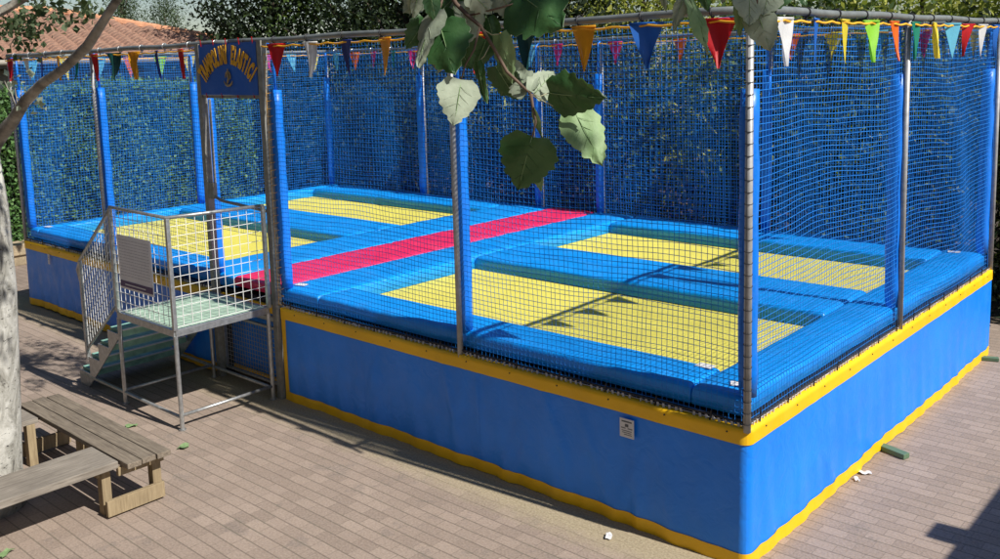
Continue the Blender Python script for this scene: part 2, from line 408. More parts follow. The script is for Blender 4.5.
# top rails with clips
def rail(p0, p1, dark_clips, nclip, skip=None):
    rm = MB(); k = 16; v0 = Vector(p0); v1 = Vector(p1)
    rm.tube([v0.lerp(v1, i/k)+Vector((0, 0, .006*math.sin(i*1.3))) for i in range(k+1)], .028, 12)
    ro = rm.build('top_rail', M['rail'], TR, smooth=True)
    for i in range(nclip):
        c_ = v0.lerp(v1, (i+.02)/nclip if False else (i+.5)/nclip)
        if skip and skip[0] < c_.x < skip[1]: continue
        d = (v1-v0).normalized(); cm = MB(); s_ = Vector((-d.y, d.x, 0))
        pts = [c_+Vector((0, 0, .033*math.cos(t_)))+s_*.033*math.sin(t_) for t_ in [j*2*math.pi/12 for j in range(13)]]
        cm.tube(pts, .006, 6)
        cm.beam(c_-Vector((0, 0, .036)), c_-Vector((0, 0, .075)), .014)
        if not dark_clips: cm.beam(c_+Vector((0, 0, .03))-d*.02, c_+Vector((0, 0, .03))+d*.015, .022, .018)
        cm.build('rail_clip', M['clip_dark' if dark_clips else 'clip'], ro)
yo = -.03
rail((0.03, yo, ZT), (-MOD-WALK/2+.0, yo, ZT), True, 11, None)
rail((-MOD-WALK/2, yo, ZT), (-LEN-.03, yo, ZT), False, 11)
rail((.03, yo+.02, ZT+.001), (.03, D+.03, ZT+.001), True, 11)
rail((-LEN-.03, yo+.02, ZT+.001), (-LEN-.03, D+.03, ZT+.001), False, 11)
rail((.03, D+.03, ZT), (-LEN-.03, D+.03, ZT), False, 22)

# nets
TW = .00285
def strands(paths, r, nrm, thin=.0017):      # paths (S,K,3) -> 4-sided tubes
    S, K, _ = paths.shape
    d = np.gradient(paths, axis=1); d /= np.linalg.norm(d, axis=2, keepdims=True)
    a = np.cross(d, nrm+0*d); a /= np.linalg.norm(a, axis=2, keepdims=True); b_ = np.cross(d, a)
    ring = [a*r, b_*thin, -a*r, -b_*thin]
    V = np.stack([paths+q for q in ring], axis=2).reshape(-1, 3)
    base = (np.arange(S)[:, None]*K+np.arange(K-1)[None, :])*4
    F = []
    for j in range(4):
        j2 = (j+1) % 4; F.append(np.stack([base+j, base+j2, base+4+j2, base+4+j], axis=-1).reshape(-1, 4))
    return V, np.concatenate(F)
def net(p0, p1, z0=1.0, z1=ZT-.03, cell=.0455, bulge=.022, seed=0, name='net_panel', hang=.03, tw=.0024):
    p0 = np.array(p0, float); p1 = np.array(p1, float); Lh = np.linalg.norm(p1-p0); dr = (p1-p0)/Lh; nr = np.array([-dr[1], dr[0]])
    rg = np.random.default_rng(seed); a1, a2, a3, a4 = rg.uniform(0, 6.28, 4); s1 = rg.uniform(-1, 1)
    H = z1-z0
    def pos(u, w):           # u, w in metres along / up
        U = u/Lh; W = w/H; env = np.sin(np.pi*np.clip(U, 0, 1))**.7*np.sin(np.pi*np.clip(W, 0, 1))**.6
        off = bulge*env*(np.sin(2.1*u+a1)*.6+np.sin(1.3*w+2.9*u+a2)*.5+s1*.8)
        dz = env*(.035*np.sin(1.4*u+a3+W*2)+.006*np.sin(7*u+a4+9*w)) - hang*np.sin(np.pi*U)*W**3
        du = env*.012*np.sin(3.3*w+a4+2*u)
        x = p0[0]+dr[0]*(u+du)+nr[0]*off; y = p0[1]+dr[1]*(u+du)+nr[1]*off
        return np.stack([x, y, z0+w+dz], axis=-1)
    N3 = np.array([nr[0], nr[1], 0.])
    nu = int(round(Lh/cell)); nw = int(round(H/cell))
    us = np.linspace(0, Lh, nu+1); ws = np.linspace(0, H, nw+1)
    kv = np.linspace(0, H, 27); kh = np.linspace(0, Lh, max(8, int(Lh/.09)))
    j1 = rg.normal(0, .0022, (nu+1, 1))+.0035*np.sin(rg.uniform(0, 6.3, (nu+1, 1))+kv[None, :]*rg.uniform(2, 7, (nu+1, 1))); j2 = rg.normal(0, .002, (nw+1, 1))+.004*np.sin(rg.uniform(0, 6.3, (nw+1, 1))+kh[None, :]*rg.uniform(2, 7, (nw+1, 1)))
    V1, F1 = strands(pos(us[:, None]+j1, kv[None, :]+0*us[:, None]), tw, N3)
    V2, F2 = strands(pos(kh[None, :]+0*ws[:, None], ws[:, None]+j2), tw, N3, .0011)
    o = np_mesh(name, np.concatenate([V1, V2]), np.concatenate([F1, F2+len(V1)]), M['net'], TR)
    return o
ni = .015
fx = [0, -MOD/2, XDR+.0]; sd = 1
for a, c in ((0, -MOD/2), (-MOD/2, XDR), (XDL, -LEN+MOD/2), (-LEN+MOD/2, -LEN)):
    net((a, ni), (c, ni), seed=sd); sd += 1
for a, c in ((0, -MOD/2), (-MOD/2, XDR), (XDR, XDL), (XDL, -LEN+MOD/2), (-LEN+MOD/2, -LEN)):
    net((c, D-ni), (a, D-ni), seed=sd, tw=.0030); sd += 1
for a, c in ((0, D/2), (D/2, D)):
    net((-ni, a), (-ni, c), seed=sd, bulge=.07, tw=.0027); sd += 1
    net((-LEN+ni, a), (-LEN+ni, c), seed=sd, bulge=.05, tw=.0024); sd += 1
net((XDL+.06, -.01), (XDR-.06, -.01), z0=1.75, z1=3.24, seed=40, bulge=.03, name='door_net')
# lacing below the pads + dark ties, all round
def lacing(p0, p1, nrm):
    p0 = Vector(p0); p1 = Vector(p1); d = (p1-p0); Ln = d.length; d.normalize(); b = MB(); n = int(Ln/.05)
    nn = Vector((*nrm, 0))
    for i in range(n):
        if (i % 9) == 8: continue
        q = p0+d*(i+.5)*.05+nn*(.012+.006*random.random()); tl = random.uniform(-.018, .018)
        b.beam(q+Vector((0, 0, 1.006)), q+d*tl*.5+Vector((0, 0, 1.042)), .017, .006)
    b.tube([p0+d*(Ln*i/20)+nn*.012+Vector((0, 0, 1.027)) for i in range(21)], .003, 5)
    b.build('net_lacing', M['lace'], TR)
    c_ = MB()
    for z in (1.0, 1.052):
        c_.tube([p0+d*(Ln*i/40)+nn*.02+Vector((0, 0, z+.004*math.sin(i*2.2))) for i in range(41)], .008, 6)
    for i in range(3, n, 9): 
        q = p0+d*i*.05+nn*.025; c_.beam(q+Vector((0, 0, .985)), q+d*.02+Vector((0, 0, 1.085)), .009)
    c_.build('tie_cord', M['clip_dark'], TR)
lacing((XDR+.06, 0, 0), (0, 0, 0), (0, -1)); lacing((-LEN, 0, 0), (XDL-.06, 0, 0), (0, -1))
lacing((0, 0, 0), (0, D, 0), (1, 0)); lacing((-LEN, 0, 0), (-LEN, D, 0), (-1, 0)); lacing((-LEN, D, 0), (0, D, 0), (0, 1))
# white cord wound on the corner and mid posts (net ties)
for (x, y, c0) in ((0, 0, 'lace'), (XDR, 0, 'lace')):
    b = MB(); z = 1.05
    while z < 3.7:
        cx, cy = (x+.018 if x == 0 else x+.05), y-.018 if y == 0 else y
        pts = [(cx+.0295*math.cos(t_), cy+.0295*math.sin(t_), z+.004*math.sin(t_)) for t_ in [k*6.283/8 for k in range(9)]]
        b.tube(pts, .0022, 4); z += .08
    b.tube([(x+.018 if x == 0 else x+.05, (y-.018 if y == 0 else y)-.03, zz) for zz in (1.05, 3.7)], .002, 4); b.build('net_tie', M['dark_metal'] if x != XDR else M['rope'], TR)

# skirts
def skirt(p0, p1, nrm, seed, zbot=.02, wav=.02, vert_band=None, ztop=ZR, amp=.014, lab=None, bh=.105, rnd=(0, 0)):
    p0 = Vector((*p0, 0)); p1 = Vector((*p1, 0)); Ln = (p1-p0).length; d = (p1-p0)/Ln; nn = Vector((*nrm, 0)); rs = random.Random(seed)
    ph = [rs.uniform(0, 6.28) for _ in range(8)]; folds = [(rs.uniform(.2, Ln*.95), rs.uniform(-1.6, 1.6), rs.choice((.12, .2, .3, .6))) for _ in range(int(Ln*2.4))]; n = int(Ln/.02)
    def disp(s, z):
        k = (1-z/ZR); return amp*(.25+k)*(math.sin(5.1*s+ph[0]+1.2*z)*.45+math.sin(11.3*s+ph[1]+2*z)*.35+.4*math.sin(2.2*s+ph[2]))*min(1, s/.1, (Ln-s)/.1) \
            + .006*math.sin(23*s+ph[3]+3*z)*k \
            + (.016 if rnd[1] else .006)*sum(math.exp(-((s-c_-.35*(.6-z)*g_)/.045)**2)*math.exp(-((z-h_)/.28)**2) for c_, g_, h_ in folds)
    def zb(s): return zbot+wav*(1+math.sin(1.3*s+ph[4])*.8+math.sin(3.1*s+ph[5])*.2)*.8*min(1, s/.5)
    def pt(s, z, o=0.): 
        rr_ = .07; t = s if rnd[0] else (Ln-s if rnd[1] else 9)
        if t < rr_:
            th = (1-t/rr_)*math.pi/4; al = (rr_+o)*math.sin(th); off = .035-rr_+(rr_+o)*math.cos(th)
            q = p0+d*((rr_-al) if rnd[0] else (Ln-rr_+al))+nn*off; return (q.x, q.y, z)
        q = p0+d*s+nn*(.035+disp(s, z)*min(1, (t-rr_)/.15)+o); return (q.x, q.y, z)
    b = MB(); P = [[pt(Ln*i/n, zb(Ln*i/n)+(ztop-zb(Ln*i/n))*j/14) for j in range(15)] for i in range(n+1)]
    b.grid(P); so = b.build('skirt', M['vinyl_skirt'], TR, smooth=True, label=lab)
    for (f0, f1, nm) in ((lambda s: ztop-bh, lambda s: ztop+.012, 'top_trim'), (lambda s: zb(s)-.004, lambda s: zb(s)+bh*.95, 'bottom_trim')):
        b = MB(); P = [[pt(Ln*i/n, f0(Ln*i/n)+(f1(Ln*i/n)-f0(Ln*i/n))*j/3, .005+(0 if nm == 'bottom_trim' else .003)) for j in range(4)] for i in range(n+1)]
        if nm == 'top_trim':
            for row in P:
                q = Vector(row[-1])-nn*.05; row.append((q.x, q.y, q.z+.001))
        b.grid(P); b.build(nm, M['trim'], so, smooth=True)
    if vert_band:
        s0, s1 = vert_band; b = MB()
        b.grid([[pt(s0+(s1-s0)*i/3, zb(s0)+.1+(ztop-.2-zb(s0))*j/12, .004) for j in range(13)] for i in range(4)])
        b.build('side_trim', M['trim'], so, smooth=True)
    s = 1.3
    while s < Ln-.5 and not rnd[0]:
        b = MB(); b.grid([[pt(s+.035*i/2, zb(s)+bh*.9+(ztop-bh*1.9-zb(s))*j/12, .0012) for j in range(13)] for i in range(3)]); b.build('weld_seam', M['vinyl_skirt'], so, smooth=True); s += 1.55
    # eyelets
    b = MB(); s = .25
    while s < Ln:
        q = Vector(pt(s, ztop-.03, .012)); b.tube([q-nn*.004, q+nn*.002], .006, 8); s += .5
    b.build('eyelets', M['dark_metal'], so)
    return so, pt
sk, ptf = skirt((XDR+.06, 0), (.035, 0), (0, -1), 3, .0, .006, (0.0, .075), rnd=(0, 1))
skirt((-LEN-.035, 0), (XDL-.06, 0), (0, -1), 4, .02, .010)
skirt((0, -.035), (0, D+.035), (1, 0), 5, .0, .010, amp=.008, rnd=(1, 0))
skirt((-LEN, D), (-LEN, 0), (-1, 0), 6); skirt((0, D), (-LEN, D), (0, 1), 7)
# vinyl flap + wire hatch below the door
b = MB(); b.grid([[(XDL+.03+(XDR-XDL-.06)*i/20, .12+.01*math.sin(i*.9), .08+.83*j/8) for j in range(9)] for i in range(21)]); hs = b.build('under_door_curtain', M['vinyl_skirt'], TR, smooth=True)
b = MB(); b.beam((XDL+.05, .10, .09), (XDR-.05, .10, .09), .012, .07); b.build('bottom_trim', M['trim'], hs)
b = MB()
for q0, q1 in (((XDL+.06, .12), (XDR-.06, .12)), ((XDL+.06, .74), (XDR-.06, .74))): b.beam((q0[0], -.0, q0[1]), (q1[0], -.0, q1[1]), .028)
for x in (XDL+.06, XDR-.06): b.beam((x, 0, .134), (x, 0, .726), .028)
hf = b.build('hatch_frame', M['galv'], TR)
b = MB(); x = XDL+.1
while x < XDR-.08: b.beam((x, .006, .13), (x, .006, .73), .004); x += .05
z = .17
while z < .72: b.beam((XDL+.07, .001, z), (XDR-.07, .001, z), .004); z += .05
b.build('hatch_mesh', M['galv_post'], hf)
b = MB(); b.beam((XDL+.04, .02, .945), (XDR-.04, .02, .945), .05, .09); b.build('door_sill', M['trim'], TR, bevel=.004)
b = MB(); b.beam((XDL+.04, -.01, .85), (XDR-.04, -.01, .85), .04, .05); b.build('door_crossbar', M['galv'], TR, bevel=.004)
# door header, gate bar
b = MB(); b.beam((XDL+.038, -.04, 3.25), (XDR-.038, -.04, 3.25), .04, .035); b.tube([(XDL+.1, -.015, 2.15), (XDL+.1, -.015, 3.22)], .014, 8)
b.build('door_header', M['old_post'], TR)
b = MB(); b.tube([(XDL+.04, -.04, 2.14), (XDL+.3, -.06, 2.09), (XDR-.04, -.04, 2.04)], .018, 8); b.box(XDL+.038, XDL+.14, -.07, -.02, 2.1, 2.28)
b.build('gate_bar', M['old_post'], TR)

# sign board over the door
def text_mesh(ch, size, mat, depth=.003):
    cu = bpy.data.curves.new('t', 'FONT'); cu.body = ch; cu.size = size; cu.align_x = 'CENTER'; cu.extrude = depth; cu.resolution_u = 3; cu.offset = .011
    o = bpy.data.objects.new('t', cu); COL.objects.link(o); bpy.context.view_layer.update()
    me = bpy.data.meshes.new_from_object(o); v = [tuple(q.co) for q in me.vertices]; f = [tuple(p.vertices) for p in me.polygons]
    bpy.data.objects.remove(o); bpy.data.meshes.remove(me); return v, f
SX, SY, SZ, SW, SH = (XDL+XDR)/2, -.085, 3.545, 1.12, .55
b = MB(); P = [[(SX-SW/2+SW*i/16, SY+.008+.004*math.sin(i*1.1), SZ-SH/2+SH*j/6) for j in range(7)] for i in range(17)]; b.grid(P)
b.add([(p[0], p[1]+.01, p[2]) for row in P for p in row], [(i*7+j, i*7+j+1, (i+1)*7+j+1, (i+1)*7+j) for i in range(16) for j in range(6)])
sb = b.build('sign_board', M['sign_blue'], TR, smooth=True)
b = MB(); word = 'TRAMPOLINI ELASTICI'; n = len(word); Rr = .62; cz = SZ+.155-Rr
for i, ch in enumerate(word):
    if ch == ' ': continue
    v, f = text_mesh(ch, .20, None); th = (i-(n-1)/2)*(1.62/(n-1))
    ca, sa = math.cos(-th), math.sin(-th)
    vs = []
    for (x, y, z) in v:
        x *= .44; y *= 1.3; lx = x*ca-(y)*sa; ly = x*sa+y*ca
        vs.append((SX+Rr*math.sin(th)*.96+lx, SY-z-.002, cz+(Rr)*math.cos(th)+ly-.085))
    b = MB(); b.add(vs, f); b.build('sign_letter', M['sign_letter'], sb)
b = MB()   # faint emblem: a curved bowl with a figure bouncing above it
b.tube([(SX+.02+.085*math.sin(a), SY-.004, SZ-.10-.075*math.cos(a)) for a in [(-1.25+2.5*k/12) for k in range(13)]], [.004+.010*math.sin(math.pi*k/12) for k in range(13)], 6)
b.tube([(SX+.02+.045*math.cos(a), SY-.004, SZ-.075+.05*math.sin(a)) for a in [-.6+4.0*k/12 for k in range(13)]], .008, 6)
b.tube([(SX+.0, SY-.004, SZ-.15), (SX+.03, SY-.004, SZ-.1), (SX+.015, SY-.004, SZ-.05), (SX+.02, SY-.004, SZ+.005)], [.008, .014, .012, .006], 6)
b.build('sign_emblem', M['emblem'], sb)
for i in range(5):
    b = MB(); b.tube([(SX-SW/2+.06+i*(SW-.12)/4, SY+.01, SZ+SH/2-.02), (SX-SW/2+.06+i*(SW-.12)/4+.02, SY-.01, SZ+SH/2+.05)], .006, 5); b.build('sign_tie', M['flag_red'], sb)
for i in range(4):
    b = MB(); b.tube([(SX-SW/2+.1+i*(SW-.2)/3, SY+.01, SZ-SH/2+.02), (SX-SW/2+.1+i*(SW-.2)/3, SY+.02, SZ-SH/2-.03)], .006, 5); b.build('sign_tie', M['flag_red'], sb)
# small plates on the skirt
def plate(x, z, w, h, lines):
    s = MB(); s.box(x-w/2, x+w/2, -.062, -.056, z-h/2, z+h/2); o = s.build('maker_plate', M['label_white'], TR)
    s = MB()
    for (lx, lz, lw, lh) in lines: s.box(x+lx-lw/2, x+lx+lw/2, -.0640, -.0622, z+lz-lh/2, z+lz+lh/2)
    if lines: s.build('plate_print', M['label_ink'], o)
plate(-.94, .79, .125, .145, [(0, .052, .09, .010), (0, .022, .03, .022), (-.03, 0, .04, .006), (.03, 0, .04, .006), (0, -.02, .09, .004), (0, -.035, .08, .004), (.01, -.05, .07, .004)])
plate(-11.2, .83, .05, .15, [(0, .03, .03, .006), (0, 0, .03, .006)])

# ------------------------------------------------------------------ bunting
def bunting(name, p0, p1, inward, cols, first, step, label, skip=None):
    p0 = Vector(p0); p1 = Vector(p1); d = (p1-p0).normalized(); Ln = (p1-p0).length; nn = Vector((*inward, 0))
    T = thing(name, tuple(p0), label, 'bunting', 'pennant strings hung along the top rails')
    b = MB(); pts = []; k = int(Ln/.06)
    for i in range(k+1):
        s = Ln*i/k; ph = ((s-first)/step) % 1.0; sag = .045*abs(math.cos(math.pi*ph))**.8
        pts.append(p0+d*s+Vector((0, 0, -.06-.014*abs(math.sin(2*math.pi*ph)))))
    b.tube(pts, .009, 6); b.build('cord', M['rope'], T, smooth=True)
    for i, c_ in enumerate(cols):
        s = first+step*i
        if c_ is None or s > Ln: continue
        w = .235+random.uniform(-.01, .01); h = .325+random.uniform(-.012, .012); tw = random.uniform(-.4, .4); f = MB(); P = []
        cen = p0+d*s; dd = (d*math.cos(tw)+nn*math.sin(tw)); sw = random.uniform(-.06, .06); cu = random.uniform(-.03, .03)
        for a in range(9):
            v = a/8; hw = w/2*(1-v)+.003
            P.append([cen+dd*(hw*(q/3-1))+Vector((0, 0, -.05-h*v))+nn*(sw*v*v+cu*math.sin(q*1.1+v*3)+.0) + d*sw*.6*v*v for q in range(7)])
        f.grid(P); f.grid([[p+nn*.0012 for p in row] for row in P], True)
        # folded hem over the cord
        f.tube([cen-dd*w/2+Vector((0, 0, -.05)), cen+dd*w/2+Vector((0, 0, -.05))], .010, 6)
        f.build('flag', M['flag_'+c_], T, smooth=True, label=c_.replace('_', ' ')+' flag')
yf = -.075
bunting('bunting', (0, yf, ZT), (XDR+.05, yf, ZT), (0, 1), ['red', 'blue', 'amber', 'dark_green', 'red', None, 'amber', 'navy', 'white', 'red'], .18, .548, 'bunting of red, blue, amber and white pennants along the front rail right of the door')
bunting('bunting', (XDL-.05, yf, ZT), (-LEN, yf, ZT), (0, 1), ['red', 'navy', 'amber', 'dark_green', 'red', 'green', 'amber', 'navy', 'white', 'red'], .30, .54, 'bunting of red, navy and amber pennants along the front rail left of the door')
bunting('bunting', (.075, 0, ZT), (.075, D, ZT), (-1, 0), ['white', 'blue', 'yellow', 'lime', 'orange', 'green', 'yellow', 'cyan', 'red', 'white', 'blue'], .36, .52, 'bright sunlit bunting of white, blue, yellow, lime and orange pennants on right side rail')
bunting('bunting', (-LEN-.02, 0, ZT), (-LEN-.02, D, ZT), (1, 0), ['cyan', 'yellow', 'cyan', 'orange', 'lime', 'yellow', 'red', 'blue', 'pink', 'cyan', 'yellow'], .28, .535, 'bunting of pale cyan, yellow, lime and pink pennants on the far left side rail')
bunting('bunting', (-LEN, D-.05, ZT), (0, D-.05, ZT), (0, -1), [random.Random(i*7).choice(['pink', 'green', 'orange', 'cyan', 'yellow', 'pink']) for i in range(22)], .4, .545, 'bunting of pink, green, orange and cyan pennants along the back rail')

# ------------------------------------------------------------------ entrance stair
ST = thing('entrance_stairs', (-6.0, -.7, 0), 'galvanised steel steps and landing with mesh railings leading up to the trampoline door', 'stairs')
XA, XB, YF, YN, ZD = -5.47, -6.65, -1.2, -.13, 1.02
b = MB(); b.box(XB+.03, XA-.03, YF+.03, YN-.02, ZD-.045, ZD+.004); dk = b.build('landing', M['deck'], ST, bevel=.004)
b = MB()
for q0, q1 in (((XB, YF), (XA, YF)), ((XB, YN), (XA, YN)), ((XB, YF), (XB, YN)), ((XA, YF), (XA, YN))):
    b.beam((*q0, ZD-.03), (*q1, ZD-.03), .035, .07)
b.build('landing_frame', M['galv'], ST, bevel=.003)
for (x, y) in ((XA, YF), (XB, YF), (XA, YN), (XB, YN)):
    b = MB(); b.tube([(x, y, .012), (x, y, ZD-.06)], .022, 10); b.tube([(x, y, 0), (x, y, .014)], .036, 10); b.build('leg', M['galv'], ST, smooth=False)
b = MB(); zb_ = .13
b.tube([(XA, YF, zb_), (-7.62, YF, zb_)], .018, 8); b.tube([(XA, YN, zb_), (-7.62, YN, zb_)], .018, 8)
b.tube([(XA, YF, zb_+.02), (XA, YN, zb_+.02)], .018, 8); b.tube([(XB, YF, zb_+.02), (XB, YN, zb_+.02)], .018, 8)
b.build('base_frame', M['galv'], ST, smooth=True)
# treads and risers
for i in range(4):
    zt = .2*(i+1); xt = XB-.26*(4-i)
    b = MB(); b.box(xt-.03, xt+.25, YF+.03, YN-.03, zt-.07, zt); tr = b.build('step', M['step'], ST, bevel=.003)
    b = MB(); b.box(xt+.225, xt+.262, YF+.035, YN-.035, zt+.0005, zt+.012); b.build('sunlit_edge_strip', M['label_white'], tr)  # white strip stands in for sunlight on the tread's rear edge
# stringers: sawtooth plates
for y in (YF, YN):
    pts = [(XB-1.08, .0), (XB-1.08, .17)]
    for i in range(4):
        zt = .2*(i+1)-.03; xt = XB-.26*(4-i)
        pts += [(xt-.03, zt), (xt+.235, zt)]
    pts += [(XB+.0, .97), (XB, .75), (XB-.86, .0)]
    # de-duplicate consecutive x
    b = MB(); k = len(pts)
    f0 = [(p[0], y-.006, p[1]) for p in pts]; f1 = [(p[0], y+.006, p[1]) for p in pts]
    b.add(f0+f1, [tuple(range(k)), tuple(range(2*k-1, k-1, -1))]+[(i, i+k, (i+1) % k+k, (i+1) % k) for i in range(k)])
    b.build('stringer', M['galv'], ST)
# railing posts
for (x, y, z1) in ((XA, YF, 2.13), (XB, YF, 2.14), (XA+.02, YN, 2.11)):
    b = MB(); b.beam((x, y, ZD-.0), (x, y, z1), .04); b.build('rail_post', M['galv'], ST, bevel=.004)
b = MB(); b.beam((-7.48, YF, .34), (-7.48, YF, 1.47), .04); b.build('rail_post', M['galv'], ST, bevel=.004)
b = MB(); b.tube([(XB, YF, 2.15), (XA, YF, 2.14), (XA+.02, YN, 2.12)], .018, 8); b.build('handrail', M['galv'], ST, smooth=True)
b = MB(); b.tube([(XB, YF, 2.13), (-7.48, YF, 1.48), (-7.56, YF, 1.36), (-7.5, YF, 1.22)], .018, 8); b.build('handrail', M['galv'], ST, smooth=True)
def wire_panel(o, ua, va, lu, lv, su, sv, r=.0026, shear=0):
    o = Vector(o); ua = Vector(ua); va = Vector(va); b = MB(); nu = int(lu/su); nv = int(lv/sv)
    for i in range(1, nu+1): b.beam(o+ua*(i*su), o+ua*(i*su)+va*lv, r*2)
    for j in range(0, nv+1): b.beam(o+va*(j*sv)+Vector((0, 0, .0001)), o+va*(j*sv)+ua*lu, r*2)
    return b
wire_panel((XB, YF, ZD+.03), (1, 0, 0), (0, 0, 1), XA-XB, 1.08, .098, .1).build('wire_mesh', M['white_wire'], ST)
wire_panel((XA, YF, ZD+.03), (0, 1, 0), (0, 0, 1), YN-YF, 1.08, .098, .1).build('wire_mesh', M['white_wire'], ST)
sv = Vector((-.83, 0, -.655)); lv_ = sv.length; su_ = sv.normalized()
wire_panel((XB-.02, YF, 1.12), su_, (0, 0, 1), lv_, .98, .075, .1).build('wire_mesh', M['white_wire'], ST)
b = MB(); b.tube([(XB, YF, 1.1), (-7.48, YF, .45)], .014, 8); b.build('lower_rail', M['galv'], ST, smooth=True)
# notice board on the front railing
b = MB(); b.box(-6.5, -5.8, YF-.022, YF-.012, 1.31, 1.88); nb = b.build('notice_board', M['board'], ST, bevel=.002)
b = MB(); b.box(-6.49, -5.81, YF-.026, YF-.0225, 1.335, 1.40); b.build('notice_strip', M['board_strip'], nb)
b = MB(); rr = random.Random(4)
for k in range(13):
    z = 1.83-k*.031; x = -6.46
    while x < -5.86:
        w = rr.uniform(.02, .07); w = min(w, -5.84-x); b.box(x, x+w, YF-.0245, YF-.0225, z, z+.006); x += w+.012
b.build('notice_text', M['board_text'], nb)
b = MB(); b.box(-6.38, -5.95, YF-.0280, YF-.0262, 1.36, 1.372); b.build('notice_strip_text', M['label_white'], nb)

# ------------------------------------------------------------------ tree bench (bottom left)
BN = thing('tree_bench', (-5.2, -2.9, 0), 'weathered grey plank bench on tan timber legs built in a square round the poplar trunk', 'bench')
def plank(x0, x1, y0, y1, z0, z1, mat, name='plank'):
    b = MB(); b.box(x0, x1, y0, y1, z0, z1); return b.build(name, mat, BN, bevel=.006)
for i in range(3):
    y1 = -2.04-i*.128; dx = random.uniform(-.02, .02)
    plank(-6.28+dx, -4.12+dx*.7+i*.004, y1-.118, y1, .405+.002*i, .45+.002*i, M['wood_x'])
for i in range(3): plank(-4.70, -4.62+.39, -2.43-1.02, -2.43, (.395), .452, M['wood_y']) if i == 0 else None
plank(-6.14, -5.78, -3.45, -2.43, .395, .44, M['wood_y'])
for i in range(3): plank(-6.28, -4.12, -3.46-i*.128-.118, -3.46-i*.128, .405, .45, M['wood_x'])
for (x, y) in ((-4.30, -2.10), (-4.36, -2.5), (-5.82, -2.5), (-6.1, -2.1), (-4.4, -3.4), (-5.85, -3.4), (-4.30, -3.78), (-6.1, -3.78), (-5.2, -2.3)):
    b = MB(); b.beam((x, y, 0), (x, y, .395), .085, .075); b.build('leg', M['wood_leg'], BN, bevel=.006)
for x in (-4.24, -6.04):
    b = MB(); b.box(x-.02, x+.02, -2.55, -2.06, .02, .15); b.build('brace', M['wood_leg'], BN, bevel=.005)
    b = MB(); b.box(x-.02, x+.02, -2.44, -2.05, .33, .40); b.build('brace', M['wood_leg'], BN, bevel=.005)
for y in (-2.5, -3.4):
    b = MB(); b.box(-4.55, -4.32, y-.075, y-.043, .33, .394); b.build('brace', M['wood_leg'], BN, bevel=.005)

# ------------------------------------------------------------------ foliage generator
def leaves(C, n_each, spread, size, nrm_up=.3, aspect=.6, seed=0, droop=0.):
    rg = np.random.default_rng(seed); C = np.asarray(C, float); n = len(C)*n_each
    sp = np.asarray(spread, float)
    if sp.ndim == 0: sp = np.full(3, float(sp))
    P = np.repeat(C, n_each, 0)+rg.normal(0, 1, (n, 3))*sp*.5
    d = rg.normal(0, 1, (n, 3)); d[:, 2] -= droop; d /= np.linalg.norm(d, axis=1, keepdims=True)
    q = rg.normal(0, 1, (n, 3)); q[:, 2] += nrm_up; s = np.cross(d, q); s /= np.linalg.norm(s, axis=1, keepdims=True)+1e-9
    sz = size*rg.uniform(.6, 1.3, (n, 1))
    nn = np.cross(d, s)
    V = np.stack([P, P+d*sz*.5+s*sz*aspect*.5+nn*sz*.08, P+d*sz, P+d*sz*.5-s*sz*aspect*.5+nn*sz*.08], 1).reshape(-1, 3)
    F = np.arange(n*4).reshape(-1, 4)
    return V, F
def crown_clumps(center, rad, n, seed, fill=.45, lumpy=.25):
    rg = np.random.default_rng(seed); d = rg.normal(0, 1, (n, 3)); d /= np.linalg.norm(d, axis=1, keepdims=True)
    r = rg.uniform(fill, 1, (n, 1))**.6
    lump = 1+lumpy*np.sin(d[:, :1]*4+seed)*np.cos(d[:, 1:2]*5+seed*2)+rg.uniform(-.12, .18, (n, 1))
    return np.asarray(center)+d*r*lump*np.asarray(rad)
def make_tree(name, base, h, rad, cz, leafmat, label, cat, seed, nclump=90, per=70, size=.12, spread=.55, trunk_r=.14, aspect=.6, barkm='bark', group=None, conic=False, droop=0., fill=.35):
    T = thing(name, base, label, cat, group); rg = np.random.default_rng(seed)
    c = crown_clumps((base[0], base[1], cz), rad, nclump, seed, fill)
    if conic:
        z0 = cz-rad[2]; f = np.clip((c[:, 2:3]-z0)/(2*rad[2]), 0, 1); k = (1.15-f)*1.0
        c[:, :2] = np.array(base[:2])+(c[:, :2]-np.array(base[:2]))*k*1.3
    c = c[c[:, 2] > .15]
    V, F = leaves(c, per, spread, size, seed=seed, aspect=aspect, droop=droop)
    V[:, 2] = np.maximum(V[:, 2], .02)
    np_mesh('crown', V, F, M[leafmat], T)
    b = MB(); top = cz+rad[2]*.6; k = 8
    pts = [(base[0]+.1*math.sin(i*.8+seed), base[1]+.1*math.cos(i*.9+seed)-.1*math.cos(seed), top*i/k) for i in range(k+1)]
    b.tube(pts, [trunk_r*(1.15 if i == 0 else 1-.8*i/k) for i in range(k+1)], 9)
    for i in range(min(26, len(c))):
        q = c[rg.integers(len(c))]; s = Vector(pts[min(k-1, max(1, int(k*min(.9, .75*q[2]/top))))])
        m_ = s.lerp(Vector(q), .5)+Vector((0, 0, .12)); b.tube([s, m_, Vector(q)], [trunk_r*.35, trunk_r*.22, trunk_r*.08], 5)
    b.build('trunk', M[barkm], T, smooth=True)
    return T

